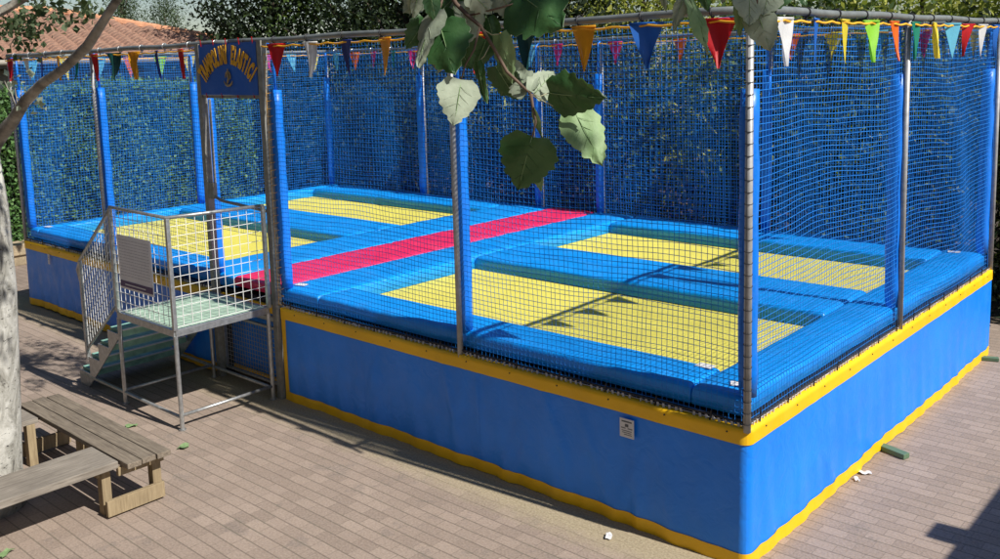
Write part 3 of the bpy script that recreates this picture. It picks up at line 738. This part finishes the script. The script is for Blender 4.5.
# clipped hedge on the left (sunlit)
H = thing('hedge', (-17.2, 1, 0), 'tall clipped green hedge in sunlight behind the left side net', 'hedge')
n = 62000; rg = np.random.default_rng(5)
face = rg.uniform(0, 1, n); yy = rg.uniform(-9, 7.0, n); zz = rg.uniform(.08, 3.25, n); xx = np.full(n, -16.55)
bul = .12*np.sin(yy*1.7)*np.sin(zz*2.1+1)+.08*np.sin(yy*5.1+zz*3)
xx = xx+bul+rg.normal(0, .05, n)
topm = face > .86; xx[topm] = rg.uniform(-17.7, -16.5, topm.sum()); zz[topm] = 3.27+rg.normal(0, .06, topm.sum())+.06*np.sin(yy[topm]*2)
endm = (face > .80) & ~topm; yy[endm] = 7.0+rg.normal(0, .06, endm.sum()); xx[endm] = rg.uniform(-17.7, -16.5, endm.sum())
V, F = leaves(np.stack([xx, yy, zz], 1), 1, .03, .085, seed=3, aspect=.62)
np_mesh('foliage', V, F, M['leaf_hedge'], H)
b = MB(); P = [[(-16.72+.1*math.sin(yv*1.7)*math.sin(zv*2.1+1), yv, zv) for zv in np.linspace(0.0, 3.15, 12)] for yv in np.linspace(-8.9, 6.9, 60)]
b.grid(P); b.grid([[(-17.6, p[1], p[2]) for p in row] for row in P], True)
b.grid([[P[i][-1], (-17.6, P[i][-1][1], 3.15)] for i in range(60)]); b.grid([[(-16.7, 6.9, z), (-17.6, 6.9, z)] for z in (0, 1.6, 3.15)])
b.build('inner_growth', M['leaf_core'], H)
# low stone kerb in front of the hedge
K = thing('garden_wall', (-15.6, 0, 0), 'low tan stone block wall at the foot of the left hedge', 'wall')
for i in range(14):
    y = -8+i*1.03; b = MB(); b.box(-15.75, -15.35, y, y+1.0, .0, .20); b.box(-15.80, -15.30, y+.0, y+1.0, .2, .40); b.build('stone_block', M['conc'], K, bevel=.02)

# house with tiled roof
HO = thing('house', (-25, 3, 0), 'house with brown terracotta tiled hip roof beyond the hedge', 'house')
EX, EZ, AX, AZ = -20.0, 3.88, -25.4, 5.32
Y0h, Y1h = -8.0, 11.2; AY0, AY1 = -1.5, 6.3
b = MB(); b.box(-30.2, -20.6, Y0h+.5, Y1h-.6, 0, 3.82); b.build('wall', M['plaster'], HO)
b = MB(); b.box(-30.9, -20.02, Y0h+.02, Y1h-.02, 3.70, 3.84); b.build('eave', M['fascia'], HO)
RF = MB()
def roofplane(B, e0, e1, r0, r1, ncol):         # eave e0->e1, ridge r0->r1, corrugated courses
    e0, e1, r0, r1 = map(Vector, (e0, e1, r0, r1)); rows = 26
    nrm = (e1-e0).cross(r0-e0).normalized(); nrm = nrm if nrm.z > 0 else -nrm
    Le = (e1-e0).length; sub = 6; P = []
    for j in range(rows*2+1):
        v = (j//2+(j % 2)*.93)/rows; v = min(v, 1); a = e0.lerp(r0, v); c = e1.lerp(r1, v); q = []
        for i in range(ncol*sub+1):
            # columns run straight down slope: parameterise along eave
            u = i/(ncol*sub); p = e0.lerp(e1, u)+( (r0+r1)/2-(e0+e1)/2 ) * v
            # clamp to hip edges
            ed = (e1-e0).normalized(); ta = (a-e0).dot(ed); tc = (c-e0).dot(ed); tp = (p-e0).dot(ed); sh = min(max(tp, ta), tc)-tp
            p = p+ed*sh
            hgt = .12*abs(math.sin(math.pi*i/sub)) + (.03 if j % 2 == 0 else 0)
            q.append(p+nrm*hgt)
        P.append(q)
    B.grid(P)
sl_ = (AX, AZ)
roofplane(RF, (EX, Y0h, EZ), (EX, Y1h, EZ), (AX, AY0, AZ), (AX, AY1, AZ), 46)
roofplane(RF, (EX, Y1h, EZ), (-31, Y1h, EZ), (AX, AY1, AZ), (AX-.01, AY1, AZ), 38)
roofplane(RF, (-31, Y1h, EZ), (-31, Y0h, EZ), (AX, AY1, AZ), (AX, AY0, AZ), 66)
roofplane(RF, (-31, Y0h, EZ), (EX, Y0h, EZ), (AX-.01, AY0, AZ), (AX, AY0, AZ), 38)
rf = RF.build('roof', M['tile'], HO, smooth=False)
b = MB()
for q0, q1 in (((AX, AY0, AZ), (AX, AY1, AZ)), ((AX, AY1, AZ), (EX, Y1h, EZ)), ((AX, AY1, AZ), (-31, Y1h, EZ)), ((AX, AY0, AZ), (EX, Y0h, EZ)), ((AX, AY0, AZ), (-31, Y0h, EZ))):
    q0, q1 = Vector(q0), Vector(q1); k = int((q1-q0).length/.38)
    for i in range(k):
        a = q0.lerp(q1, i/k)+Vector((0, 0, .06)); c = q0.lerp(q1, (i+1.08)/k)+Vector((0, 0, .045)); b.tube([a, c], [.13, .155], 9)
b.build('ridge_tiles', M['ridge_tile'], rf, smooth=False)
b = MB(); b.tube([(EX+.08, Y0h, EZ-.05), (EX+.08, Y1h, EZ-.05)], .07, 8); b.build('gutter', M['fascia'], HO, smooth=True)
for y in (-4, 0, 4.2, 8.2):
    b = MB(); b.box(-20.62, -20.54, y-.6, y+.6, 1.0, 2.3); wn = b.build('window', M['fascia'], HO)
    b = MB(); b.box(-20.56, -20.52, y-.5, y+.5, 1.1, 2.2); b.build('pane', M['glass_dark'], wn)

# ------------------------------------------------------------------ shrubs and trees behind the back net
gs = 'dark shrubs screening the back of the trampoline'
ords = ['farthest left', 'second from left', 'third from left', 'fourth from left', 'fifth from left', 'middle one', 'fifth from right', 'fourth from right', 'third from right', 'second from right', 'rightmost']
xs_ = [-16.6, -14.6, -12.6, -10.7, -8.9, -7.1, -5.3, -3.6, -1.9, -.2, 1.7]
for i, x in enumerate(xs_):
    y = 8.6+.35*math.sin(i*2.1)
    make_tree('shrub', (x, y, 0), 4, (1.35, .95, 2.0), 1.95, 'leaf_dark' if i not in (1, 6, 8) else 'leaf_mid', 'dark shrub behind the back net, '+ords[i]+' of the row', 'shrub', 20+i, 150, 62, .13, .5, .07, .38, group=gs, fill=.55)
for k, (x, zs) in enumerate(((-6.9, (2.2, 3.5)), (-5.0, (1.9, 3.6)), (-3.4, (2.0, 3.4)), (-1.4, (1.5, 3.3)), (-9.2, (2.0, 3.2)), (.2, (1.4, 3.0)))):
    ob = [o for o in bpy.data.objects if o.name.startswith('shrub') and o.type == 'EMPTY']; ob = min(ob, key=lambda o: abs(o.location.x-x))
    rr = random.Random(k); pts_ = [(x+rr.uniform(-.7, .7), 7.55+rr.uniform(-.1, .25), rr.uniform(*zs)) for _ in range(15)]
    V, F = leaves(pts_, 12, (.28, .18, .07), .12, seed=200+k, aspect=.28, droop=.5); np_mesh('leaf_spray', V, F, M['leaf_lime'], ob)['kind'] = 'stuff'
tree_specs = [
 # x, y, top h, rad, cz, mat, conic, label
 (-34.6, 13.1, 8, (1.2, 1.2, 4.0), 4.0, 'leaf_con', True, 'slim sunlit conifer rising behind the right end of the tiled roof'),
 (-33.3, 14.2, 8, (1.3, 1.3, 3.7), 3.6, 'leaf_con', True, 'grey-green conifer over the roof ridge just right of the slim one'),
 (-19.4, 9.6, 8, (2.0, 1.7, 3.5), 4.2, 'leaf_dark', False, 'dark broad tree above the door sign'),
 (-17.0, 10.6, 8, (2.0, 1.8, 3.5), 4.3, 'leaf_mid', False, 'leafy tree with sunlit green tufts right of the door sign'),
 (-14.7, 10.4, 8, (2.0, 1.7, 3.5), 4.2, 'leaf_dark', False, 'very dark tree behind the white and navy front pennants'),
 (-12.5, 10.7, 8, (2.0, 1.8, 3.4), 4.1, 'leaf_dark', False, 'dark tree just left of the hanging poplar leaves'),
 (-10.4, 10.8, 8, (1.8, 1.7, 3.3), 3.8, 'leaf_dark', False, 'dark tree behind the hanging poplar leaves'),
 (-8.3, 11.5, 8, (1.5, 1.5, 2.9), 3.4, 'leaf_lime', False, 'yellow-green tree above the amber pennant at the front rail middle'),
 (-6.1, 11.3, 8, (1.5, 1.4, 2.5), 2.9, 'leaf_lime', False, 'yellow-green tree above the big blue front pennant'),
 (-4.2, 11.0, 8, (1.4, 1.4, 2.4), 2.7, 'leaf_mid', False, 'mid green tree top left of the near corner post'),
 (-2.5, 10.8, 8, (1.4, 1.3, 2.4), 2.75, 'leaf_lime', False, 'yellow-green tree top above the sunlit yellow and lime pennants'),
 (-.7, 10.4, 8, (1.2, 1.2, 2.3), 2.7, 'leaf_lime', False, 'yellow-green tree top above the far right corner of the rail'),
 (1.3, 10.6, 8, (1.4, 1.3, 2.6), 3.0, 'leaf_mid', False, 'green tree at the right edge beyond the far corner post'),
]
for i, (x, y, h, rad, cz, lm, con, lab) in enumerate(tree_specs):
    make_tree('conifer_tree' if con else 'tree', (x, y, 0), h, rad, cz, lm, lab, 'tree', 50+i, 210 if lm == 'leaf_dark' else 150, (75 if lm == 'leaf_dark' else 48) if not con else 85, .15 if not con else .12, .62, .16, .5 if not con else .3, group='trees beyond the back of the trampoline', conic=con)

# ------------------------------------------------------------------ white poplar on the left
PT = thing('poplar_tree', (-4.95, -3.17, 0), 'pale white-barked poplar trunk rising through the wooden bench at left', 'tree')
b = MB(); tp = [(-5.02, -3.17, 0), (-4.94, -3.17, .35), (-4.79, -3.17, 1.1), (-4.64, -3.17, 1.9), (-4.62, -3.17, 2.55), (-4.64, -3.17, 3.05)]
tp = [(x-.21, y+.08, z) for x, y, z in tp]; b.tube(tp, [.285, .255, .248, .238, .23, .2], 20)
b.tube([(-4.85, -3.09, 3.0), (-4.88, -3.12, 3.5), (-4.8, -3.3, 4.4), (-4.7, -3.5, 6.0)], [.19, .15, .13, .08], 14)
b.build('trunk', M['bark_white'], PT, smooth=True)
b = MB(); b.tube([(-4.78, -3.08, 2.75), (-4.62, -3.06, 2.9), (-4.43, -3.05, 3.06), (-4.18, -3.0, 3.22), (-3.92, -3.0, 3.37), (-3.6, -3.0, 3.49), (-3.29, -3.0, 3.57), (-2.9, -3.0, 3.71), (-2.66, -3.0, 3.85), (-2.28, -2.95, 4.14), (-1.7, -2.8, 4.7)],
                 [.10, .08, .06, .046, .038, .033, .030, .032, .027, .022, .016], 12); b.build('branch', M['branch'], PT, smooth=True)
b = MB(); b.tube([(-4.76, -3.25, 4.0), (-5.5, -2.8, 4.0), (-5.83, -2.4, 4.09), (-5.21, -2.4, 4.19), (-4.6, -1.9, 4.5)], [.08, .05, .04, .035, .02], 10)
b.tube([(-5.21, -2.4, 4.19), (-4.9, -1.6, 4.6), (-4.2, -.9, 4.9), (-3.4, -.5, 5.0)], [.05, .035, .025, .012], 8)
b.build('branch', M['branch'], PT, smooth=True)
cl = []
for (c_, rr_, n_) in (((-4.2, -1.3, 4.85), (.9, .7, .35), 30), ((-5.3, -1.0, 4.85), (.9, .6, .3), 26), ((-3.7, -.5, 4.95), (1.0, .4, .3), 30), ((-4.6, -.9, 5.2), (1.1, .5, .3), 26), ((-6.6, -1.2, 4.9), (.8, .6, .3), 16), ((-4.7, -3.4, 6.2), (1.9, 1.8, 1.3), 90), ((-2.2, -3.3, 5.6), (1.2, 1.1, .7), 30), ((-1.7, -2.95, 5.2), (.9, .35, .4), 16)):
    cl.append(crown_clumps(c_, rr_, n_, int(abs(c_[0]*100)), .2))
for (x, z) in ((-6.22, 3.96), (-5.97, 3.86), (-5.76, 3.83), (-6.1, 4.06), (-5.58, 4.12), (-5.33, 4.07), (-5.2, 4.01), (-4.81, 4.06), (-4.69, 4.02), (-4.55, 4.04), (-6.27, 4.03), (-5.79, 3.9), (-5.9, 4.0), (-5.68, 4.05), (-6.4, 4.0)):
    cl.append(np.array([[x, -2.2, z]]))
V, F = leaves(np.concatenate(cl), 34, .15, .06, seed=9, aspect=.85, nrm_up=0)
np_mesh('crown', V, F, M['leaf_pop'], PT)
# small sprout at the fork, pale young leaves
b = MB()
for k in range(7):
    a = k*.9; b.tube([(-4.1, -2.98, 3.27), (-4.1+.12*math.cos(a), -2.95+.1*math.sin(a), 3.36+.03*k)], [.006, .003], 5)
b.build('sprout_stem', M['branch'], PT)
V, F = leaves(np.array([(-4.1+.13*math.cos(k*.9), -2.95+.11*math.sin(k*.9), 3.34+.03*k) for k in range(8)]), 4, .09, .055, seed=4, aspect=.8)
np_mesh('sprout_leaves', V, F, M['pl_under'], PT)

# ------------------------------------------------------------------ camera
CAM = Vector((2.8727, -5.6324, 3.5484)); yaw, pit, roll, foc, ppy = -.7339, -.1323, -.0283, 931.2, -94.157
fw = Vector((math.cos(pit)*math.sin(yaw), math.cos(pit)*math.cos(yaw), math.sin(pit)))
r_ = Vector((math.cos(yaw), -math.sin(yaw), 0)); u_ = r_.cross(fw)
r2 = r_*math.cos(roll)+u_*math.sin(roll); u2 = -r_*math.sin(roll)+u_*math.cos(roll)
cd = bpy.data.cameras.new('camera'); cam = bpy.data.objects.new('camera', cd); COL.objects.link(cam)
cam.matrix_world = Matrix(((r2.x, u2.x, -fw.x, CAM.x), (r2.y, u2.y, -fw.y, CAM.y), (r2.z, u2.z, -fw.z, CAM.z), (0, 0, 0, 1)))
cd.sensor_width = 36; cd.lens = foc/1000*36; cd.shift_y = ppy/1000; cd.clip_start = .05; cd.clip_end = 600
scene.camera = cam
def at(px, py, dist):
    return CAM + (fw + r2*((px-500)/foc) + u2*((279.5+ppy-py)/foc))*dist

# ------------------------------------------------------------------ near poplar with hanging branch
NP = thing('poplar_tree', (4.6, -3.6, 0), 'near poplar whose twig of large white-backed leaves hangs before the front rail', 'tree')
b = MB(); b.tube([(4.6, -3.6, 0), (4.62, -3.6, 1.5), (4.5, -3.62, 3.2), (4.4, -3.7, 4.8), (4.45, -3.7, 6.5)], [.24, .19, .17, .14, .07], 16); b.build('trunk', M['bark_white'], NP, smooth=True)
top1 = at(452, -60, 1.25)
b = MB(); b.tube([(4.42, -3.7, 4.6), (3.6, -4.2, 4.5), (2.8, -4.5, 4.25), (2.3, -4.7, 3.95), tuple(top1)], [.07, .045, .03, .012, .0036], 10)
b.tube([(3.6, -4.2, 4.5), (2.9, -4.3, 4.35), tuple(at(720, -70, 1.3))], [.03, .015, .004], 8)
b.build('branch', M['branch'], NP, smooth=True)
def twig(pts, r0, r1, n=6):
    b = MB(); k = len(pts); b.tube([at(*p) for p in pts], [r0+(r1-r0)*i/(k-1) for i in range(k)], 7); b.build('twig', M['twig'], NP, smooth=True)
twig([(452, -60, 1.25), (446, -15, 1.23), (456, 4, 1.22), (468, 16, 1.21), (480, 26, 1.20), (492, 45, 1.2), (507, 72, 1.19), (522, 86, 1.19), (531, 94, 1.19)], .0034, .0017)
twig([(531, 94, 1.19), (533, 108, 1.19), (536, 122, 1.19), (532, 138, 1.18)], .0022, .0012)
twig([(446, -15, 1.23), (440, 8, 1.21), (437, 25, 1.2)], .002, .001)
twig([(480, 26, 1.2), (474, 50, 1.19), (466, 64, 1.19), (461, 80, 1.19)], .0016, .0009)
twig([(468, 16, 1.21), (500, 8, 1.2), (520, 2, 1.2)], .0016, .001)
twig([(720, -70, 1.3), (748, -30, 1.28), (757, -5, 1.27), (757, 14, 1.27)], .003, .0012)
twig([(720, -70, 1.3), (698, -25, 1.28), (684, -5, 1.27)], .002, .001)
twig([(720, -70, 1.3), (770, -40, 1.28), (792, -14, 1.28)], .002, .001)
OUT = [(0, 0), (.10, -.03), (.26, -.03), (.40, .10), (.50, .26), (.44, .34), (.47, .44), (.38, .50), (.40, .60), (.29, .66), (.29, .76), (.18, .80), (.15, .90), (.07, .93), (0, 1)]
def width(v, out):      # half width at v along the axis from outline (monotone v past base)
    for (w0, v0), (w1, v1) in zip(out, out[1:]):
        if v0 <= v <= v1 and v1 > v0: return w0+(w1-w0)*(v-v0)/(v1-v0)
    return 0
def leaf(s, tpt, w, kind, roll=0., bend=.12, fold=.12, rs=0):
    """s, tpt: (px, py, dist) of base and tip, w: width/length, roll about the axis"""
    rr = random.Random(rs); S = at(*s); T = at(*tpt); ax = T-S; ln = ax.length; ax.normalize()
    side = ax.cross(fw).normalized(); nn = side.cross(ax).normalized()      # nn towards or away from camera
    if nn.dot(fw) > 0: nn = -nn
    side = Matrix.Rotation(roll, 3, ax) @ side; nn = Matrix.Rotation(roll, 3, ax) @ nn
    jit = [(ow*(1+rr.uniform(-.09, .09)), ov) for ow, ov in OUT]
    nv, nu = 26, 10; top = []; 
    for i in range(nv+1):
        v = i/nv; row = []
        # outline with coarse teeth
        def hw(sgn):
            base = width(v, [(a_*1.0, b__) for a_, b__ in jit[2:]]) if v > .0 else .26
            if v < .10: base = .26+ (v/.1)*.14
            tooth = .075*(abs(((v*5.2+(.3 if sgn > 0 else 0)+rs*.13) % 1.0)-.35)-.3)
            return max(.0, base+tooth*(1-v)**.3 if v < .985 else 0)
        wl, wr = hw(-1)*w, hw(1)*w
        for j in range(nu+1):
            u = j/nu*2-1; hwid = wr if u > 0 else wl
            back = -.05*abs(u)*(1-v)**8       # cordate base
            off = ax*(v+back)*ln + side*u*hwid*ln
            dz = -fold*abs(u)**1.3*hwid - bend*v*v + .02*math.sin(9*v+rs)*abs(u)*u + .015*math.sin(5*u+7*v+rs*2)
            row.append(S+off+nn*dz*ln)
        top.append(row)
    f = MB(); f.grid([[p+nn*.0004 for p in row] for row in top], True); f.v = list(f.v); nt_ = len(f.f)
    f.grid([[p-nn*.0004 for p in row] for row in top])
    f.tube([S+nn*.0006-ax*.0]+[S+ax*ln*v+nn*(.0008-bend*v*v*ln) for v in (.2, .4, .6, .8, .97)], [.0007, .0006, .0005, .0004, .0003, .0002], 5)
    for vv in (.16, .34, .52, .70):
        for sg in (-1, 1):
            i0, i1 = int(vv*nv), int((vv+.17)*nv); hw_ = .62
            A = top[i0][nu//2]; B_ = top[min(nv-1, i1)][int(nu/2+sg*nu/2*hw_)]
            f.tube([A+nn*.0007, A.lerp(B_, .5)+nn*.0009, B_+nn*.0006], [.00035, .0003, .0001], 4)
    nn_tot = len(f.f)
    me = bpy.data.meshes.new('leaf'); me.from_pydata(f.v, [], f.f)
    o = link('leaf', me, [M['pl_top'], M['pl_under'], M['pl_pale']], NP, smooth=True)
    front, back_ = {'top': (0, 1), 'under': (1, 0), 'pale': (2, 1)}[kind]
    idx = [front]*nt_+[back_]*nt_+[2]*min(22, nn_tot-2*nt_)+[front]*max(0, nn_tot-2*nt_-22); me.polygons.foreach_set('material_index', idx); me.update()
    return o
LV = [ # base, tip, width ratio, kind, roll
 ((532, 137, 1.18), (517, 192, 1.20), 1.10, 'top', .15), ((573, 110, 1.2), (604, 163, 1.17), .72, 'pale', -.25),
 ((549, 93, 1.19), (603, 100, 1.15), .78, 'top', .45), ((534, 94, 1.19), (556, 70, 1.21), .85, 'under', .2),
 ((528, 92, 1.19), (514, 68, 1.22), .95, 'under', -.2), ((519, -6, 1.2), (560, 24, 1.15), 1.2, 'top', .1),
 ((500, 34, 1.2), (509, 84, 1.2), .55, 'pale', .6), ((461, 80, 1.19), (455, 125, 1.18), 1.05, 'under', -.3),
 ((440, 24, 1.2), (452, 72, 1.17), 1.05, 'top', .3), ((436, 12, 1.21), (413, 64, 1.19), .7, 'under', .9),
 ((437, 30, 1.2), (434, 70, 1.2), .35, 'under', .2), ((420, -12, 1.22), (412, 20, 1.22), .5, 'under', .3),
 ((430, -6, 1.2), (436, 22, 1.2), .7, 'top', -.2), ((496, 66, 1.21), (516, 102, 1.22), .9, 'top', .6),
 ((533, 108, 1.19), (540, 142, 1.2), .32, 'pale', 1.0), ((536, 170, 1.2), (541, 192, 1.2), .5, 'pale', .2),
 ((478, 62, 1.2), (484, 104, 1.2), .34, 'top', .7), ((498, -12, 1.21), (516, 22, 1.2), .9, 'under', .4),
 ((476, 8, 1.22), (470, 44, 1.22), .8, 'under', -.6), ((488, 18, 1.23), (497, 52, 1.23), .6, 'top', .2),
 ((455, 2, 1.24), (446, 40, 1.24), .9, 'under', .5), ((425, 20, 1.23), (407, 50, 1.23), .8, 'top', -.5),
 ((470, -8, 1.2), (492, 14, 1.2), .9, 'under', .1), ((508, 76, 1.22), (500, 98, 1.24), .8, 'top', .1),
 ((757, 12, 1.27), (771, 50, 1.26), .88, 'under', .15), ((748, -12, 1.27), (752, 24, 1.25), 1.0, 'under', -.3),
 ((740, -5, 1.28), (738, 38, 1.29), .34, 'pale', .6), ((684, -4, 1.27), (672, 32, 1.27), .42, 'under', .5),
 ((690, 0, 1.27), (713, 52, 1.26), .48, 'pale', -.7), ((792, -14, 1.28), (772, 10, 1.27), .6, 'top', .2),
 ((792, -14, 1.28), (808, 6, 1.27), .6, 'top', -.2), ((770, -14, 1.28), (764, 14, 1.26), 1.1, 'under', .2), ((728, -25, 1.28), (722, 4, 1.28), .5, 'under', .3),
 ((446, 6, 1.23), (424, 40, 1.25), .85, 'top', .3), ((462, 30, 1.22), (440, 76, 1.24), .8, 'under', -.7), ((452, 34, 1.24), (470, 70, 1.24), .9, 'top', .4),
 ((486, 40, 1.23), (474, 72, 1.25), .8, 'top', -.3), ((506, 66, 1.22), (530, 84, 1.23), .8, 'under', .5), ((430, -14, 1.24), (402, 12, 1.24), .9, 'under', .2),
 ((412, -10, 1.22), (408, 16, 1.23), .5, 'under', .6), ((462, -10, 1.24), (438, 14, 1.24), 1.0, 'top', -.2), ((500, -20, 1.23), (530, 4, 1.24), .9, 'under', .3),
 ((700, -20, 1.29), (708, 12, 1.29), .6, 'top', .3), ((735, -20, 1.3), (756, 8, 1.3), .9, 'pale', .1), ((660, -20, 1.3), (664, 12, 1.3), .4, 'under', .8),
]
for i, (s, tp_, w, kd, ro) in enumerate(LV): leaf(s, tp_, w, kd, ro, rs=i)
# petioles
for (a_, c_) in (((573, 110, 1.2), (531, 95, 1.19)), ((549, 93, 1.19), (531, 94, 1.19)), ((500, 34, 1.2), (484, 30, 1.2)), ((536, 170, 1.2), (534, 120, 1.19)), ((519, -6, 1.2), (480, -20, 1.22)), ((478, 62, 1.2), (490, 45, 1.2))):
    A, C_ = at(*a_), at(*c_); b = MB(); b.tube([A, A.lerp(C_, .5)-u2*.004, C_], .0007, 5); b.build('petiole', M['petiole'], NP, smooth=True)
# rest of its crown, above and behind the viewer
cl = [crown_clumps((4.3, -3.7, 6.4), (1.8, 1.7, 1.3), 120, 77, .3), crown_clumps((3.1, -4.35, 4.9), (.8, .5, .35), 22, 78, .3)]
V, F = leaves(np.concatenate(cl), 26, .3, .075, seed=19, aspect=.9); np_mesh('crown', V, F, M['leaf_pop'], NP)

# ------------------------------------------------------------------ unseen house and trees added behind the viewer to block skylight on front skirt
HB = thing('house', (-3, -12, 0), 'two storey ochre house added unseen behind the viewer to block sky light', 'house')
b = MB(); b.box(-12.5, 5.5, -15, -8.6, 0, 6.6); b.build('wall', M['house_back'], HB)
b = MB(); b.add([(-13, -15.5, 6.61), (6, -15.5, 6.61), (6, -8.1, 6.61), (-13, -8.1, 6.61), (-9, -11.8, 8.4), (2, -11.8, 8.4)], [(0, 3, 2, 1), (0, 1, 5, 4), (1, 2, 5), (2, 3, 4, 5), (3, 0, 4)]); b.build('roof', M['tile'], HB)
for x in (-11, -8, -5, -2, 1, 4):
    for z in (.9, 4.0):
        b = MB(); b.box(x-.55, x+.55, -8.62, -8.54, z, z+1.5); wn = b.build('window', M['fascia'], HB)
        b = MB(); b.box(x-.47, x+.47, -8.56, -8.52, z+.08, z+1.42); b.build('pane', M['glass_dark'], wn)
b = MB(); b.box(-1, 5.4, -8.6, -6.2, 1.86, 2.0); b.build('balcony', M['conc'], HB)
for i, x in enumerate((-15.5, -18.5)):
    make_tree('tree', (x, -7.5-i, 0), 8, (2.4, 2.2, 3.4), 4.2, 'leaf_dark', 'dark tree added unseen behind the viewer to block sky light, the '+('nearer' if i == 0 else 'farther')+' of two', 'tree', 90+i, 110, 60, .18, .6, .16)

# ------------------------------------------------------------------ unseen shed added off to the right to throw the bottom right shadow
SH_ = thing('shadow_shed', (5.2, .9, 0), 'brown timber shed added unseen right of the view to throw the shadow on the paving', 'shed')
b = MB(); b.box(4.1, 6.4, -.9, 3.3, 0, 2.55); b.build('wall', M['wood_dark'], SH_)
b = MB(); b.add([(3.75, -1.2, 2.6), (3.75, 3.6, 2.6), (6.8, 3.6, 2.6), (6.8, -1.2, 2.6), (3.75, -1.2, 2.72), (3.75, 3.6, 2.72), (6.8, 3.6, 3.0), (6.8, -1.2, 3.0)],
                [(0, 1, 2, 3), (7, 6, 5, 4), (0, 4, 5, 1), (1, 5, 6, 2), (2, 6, 7, 3), (3, 7, 4, 0)]); b.build('roof', M['fascia'], SH_)
b = MB(); b.box(3.62, 3.76, 1.45, 1.72, 2.6, 2.8); b.build('shadow_spike_block', M['fascia'], SH_)  # block added at the eave to give the shadow edge its spike
b = MB(); b.box(4.04, 4.1, .6, 1.5, .02, 2.05); dd_ = b.build('door', M['wood_leg'], SH_); b = MB(); b.tube([(4.0, .75, 1.0), (4.0, .75, 1.14)], .012, 8); b.build('handle', M['galv'], dd_)

# ------------------------------------------------------------------ small things on the paving
b = MB(); b.box(-.12, .14, -.04, .04, 0, .045); o = b.build('wood_block', M['green_block'], bevel=.005); o.location = (.14, 2.5, .004); o.rotation_euler = (0, 0, -.3)
tag(o, 'green painted wooden block poking out under the right skirt', 'block')
b = MB(); b.box(-.1, .12, -.035, .035, 0, .04); o = b.build('wood_block', M['green_block'], bevel=.005); o.location = (.08, 5.7, .004); o.rotation_euler = (0, 0, .35)
tag(o, 'small wooden wedge by the far right corner of the skirt', 'block')
def scrap(name, loc, mat, lab, cat, s=.06, seed=1):
    rs = random.Random(seed); b = MB(); P = [[((i/4-.5)*s*(1+.4*rs.random()), (j/3-.5)*s*.7+rs.uniform(-.1, .1)*s, .006+rs.random()*.02) for j in range(4)] for i in range(5)]
    b.grid(P); b.grid([[(p[0], p[1], p[2]-.002) for p in row] for row in P], True); o = b.build(name, mat, smooth=True); o.location = loc; o.rotation_euler = (0, 0, rs.random()*3); tag(o, lab, cat)
scrap('paper_scrap', (.10, 1.95, .003), M['label_white'], 'crumpled white paper scrap by the right skirt, the one nearer the green block', 'litter', .08, 1)
scrap('paper_scrap', (.10, 1.78, .003), M['label_white'], 'smaller white paper scrap by the right skirt, the one nearer the near corner', 'litter', .05, 2)
scrap('paper_scrap', (-.96, -.28, .003), M['label_white'], 'white paper scrap on the sandy strip before the front skirt', 'litter', .06, 3)
scrap('fallen_leaf', (-5.97, -1.48, .003), M['pl_pale'], 'pale fallen leaf on the paving near the bench corner', 'leaf', .09, 4)
scrap('fallen_leaf', (-5.07, -1.41, .003), M['pl_pale'], 'pale fallen leaf on the paving in front of the near stair leg', 'leaf', .11, 5)
scrap('fallen_leaf', (-4.31, -3.3, .003), M['pl_pale'], 'green leaf on the paving at the bottom left corner', 'leaf', .1, 6)

# ------------------------------------------------------------------ light
w = bpy.data.worlds.new('World'); scene.world = w; w.use_nodes = True; t = w.node_tree
sky = t.nodes.new('ShaderNodeTexSky'); sky.sky_type = 'NISHITA'; sky.sun_disc = False
sd_ = Vector((1.0, .092, 1.0)).normalized(); el = math.asin(sd_.z); az = math.atan2(sd_.x, sd_.y)
sky.sun_elevation = el; sky.sun_rotation = az; sky.air_density = 1; sky.dust_density = .4
bg = t.nodes['Background']; bg.inputs['Strength'].default_value = .06; t.links.new(sky.outputs[0], bg.inputs['Color'])
ld = bpy.data.lights.new('sun', 'SUN'); ld.energy = 5.0; ld.angle = R(.53); ld.color = (1, .955, .88)
lo = bpy.data.objects.new('sun', ld); COL.objects.link(lo); lo.rotation_euler = sd_.to_track_quat('Z', 'Y').to_euler(); lo.location = (20, 2, 20)
vs = scene.view_settings; vs.view_transform = 'Standard'; vs.look = 'None'; vs.exposure = 0.30; vs.gamma = 1; vs.use_curve_mapping = False
scene.render.engine = 'CYCLES'
scene.cycles.max_bounces = 8; scene.cycles.transparent_max_bounces = 8
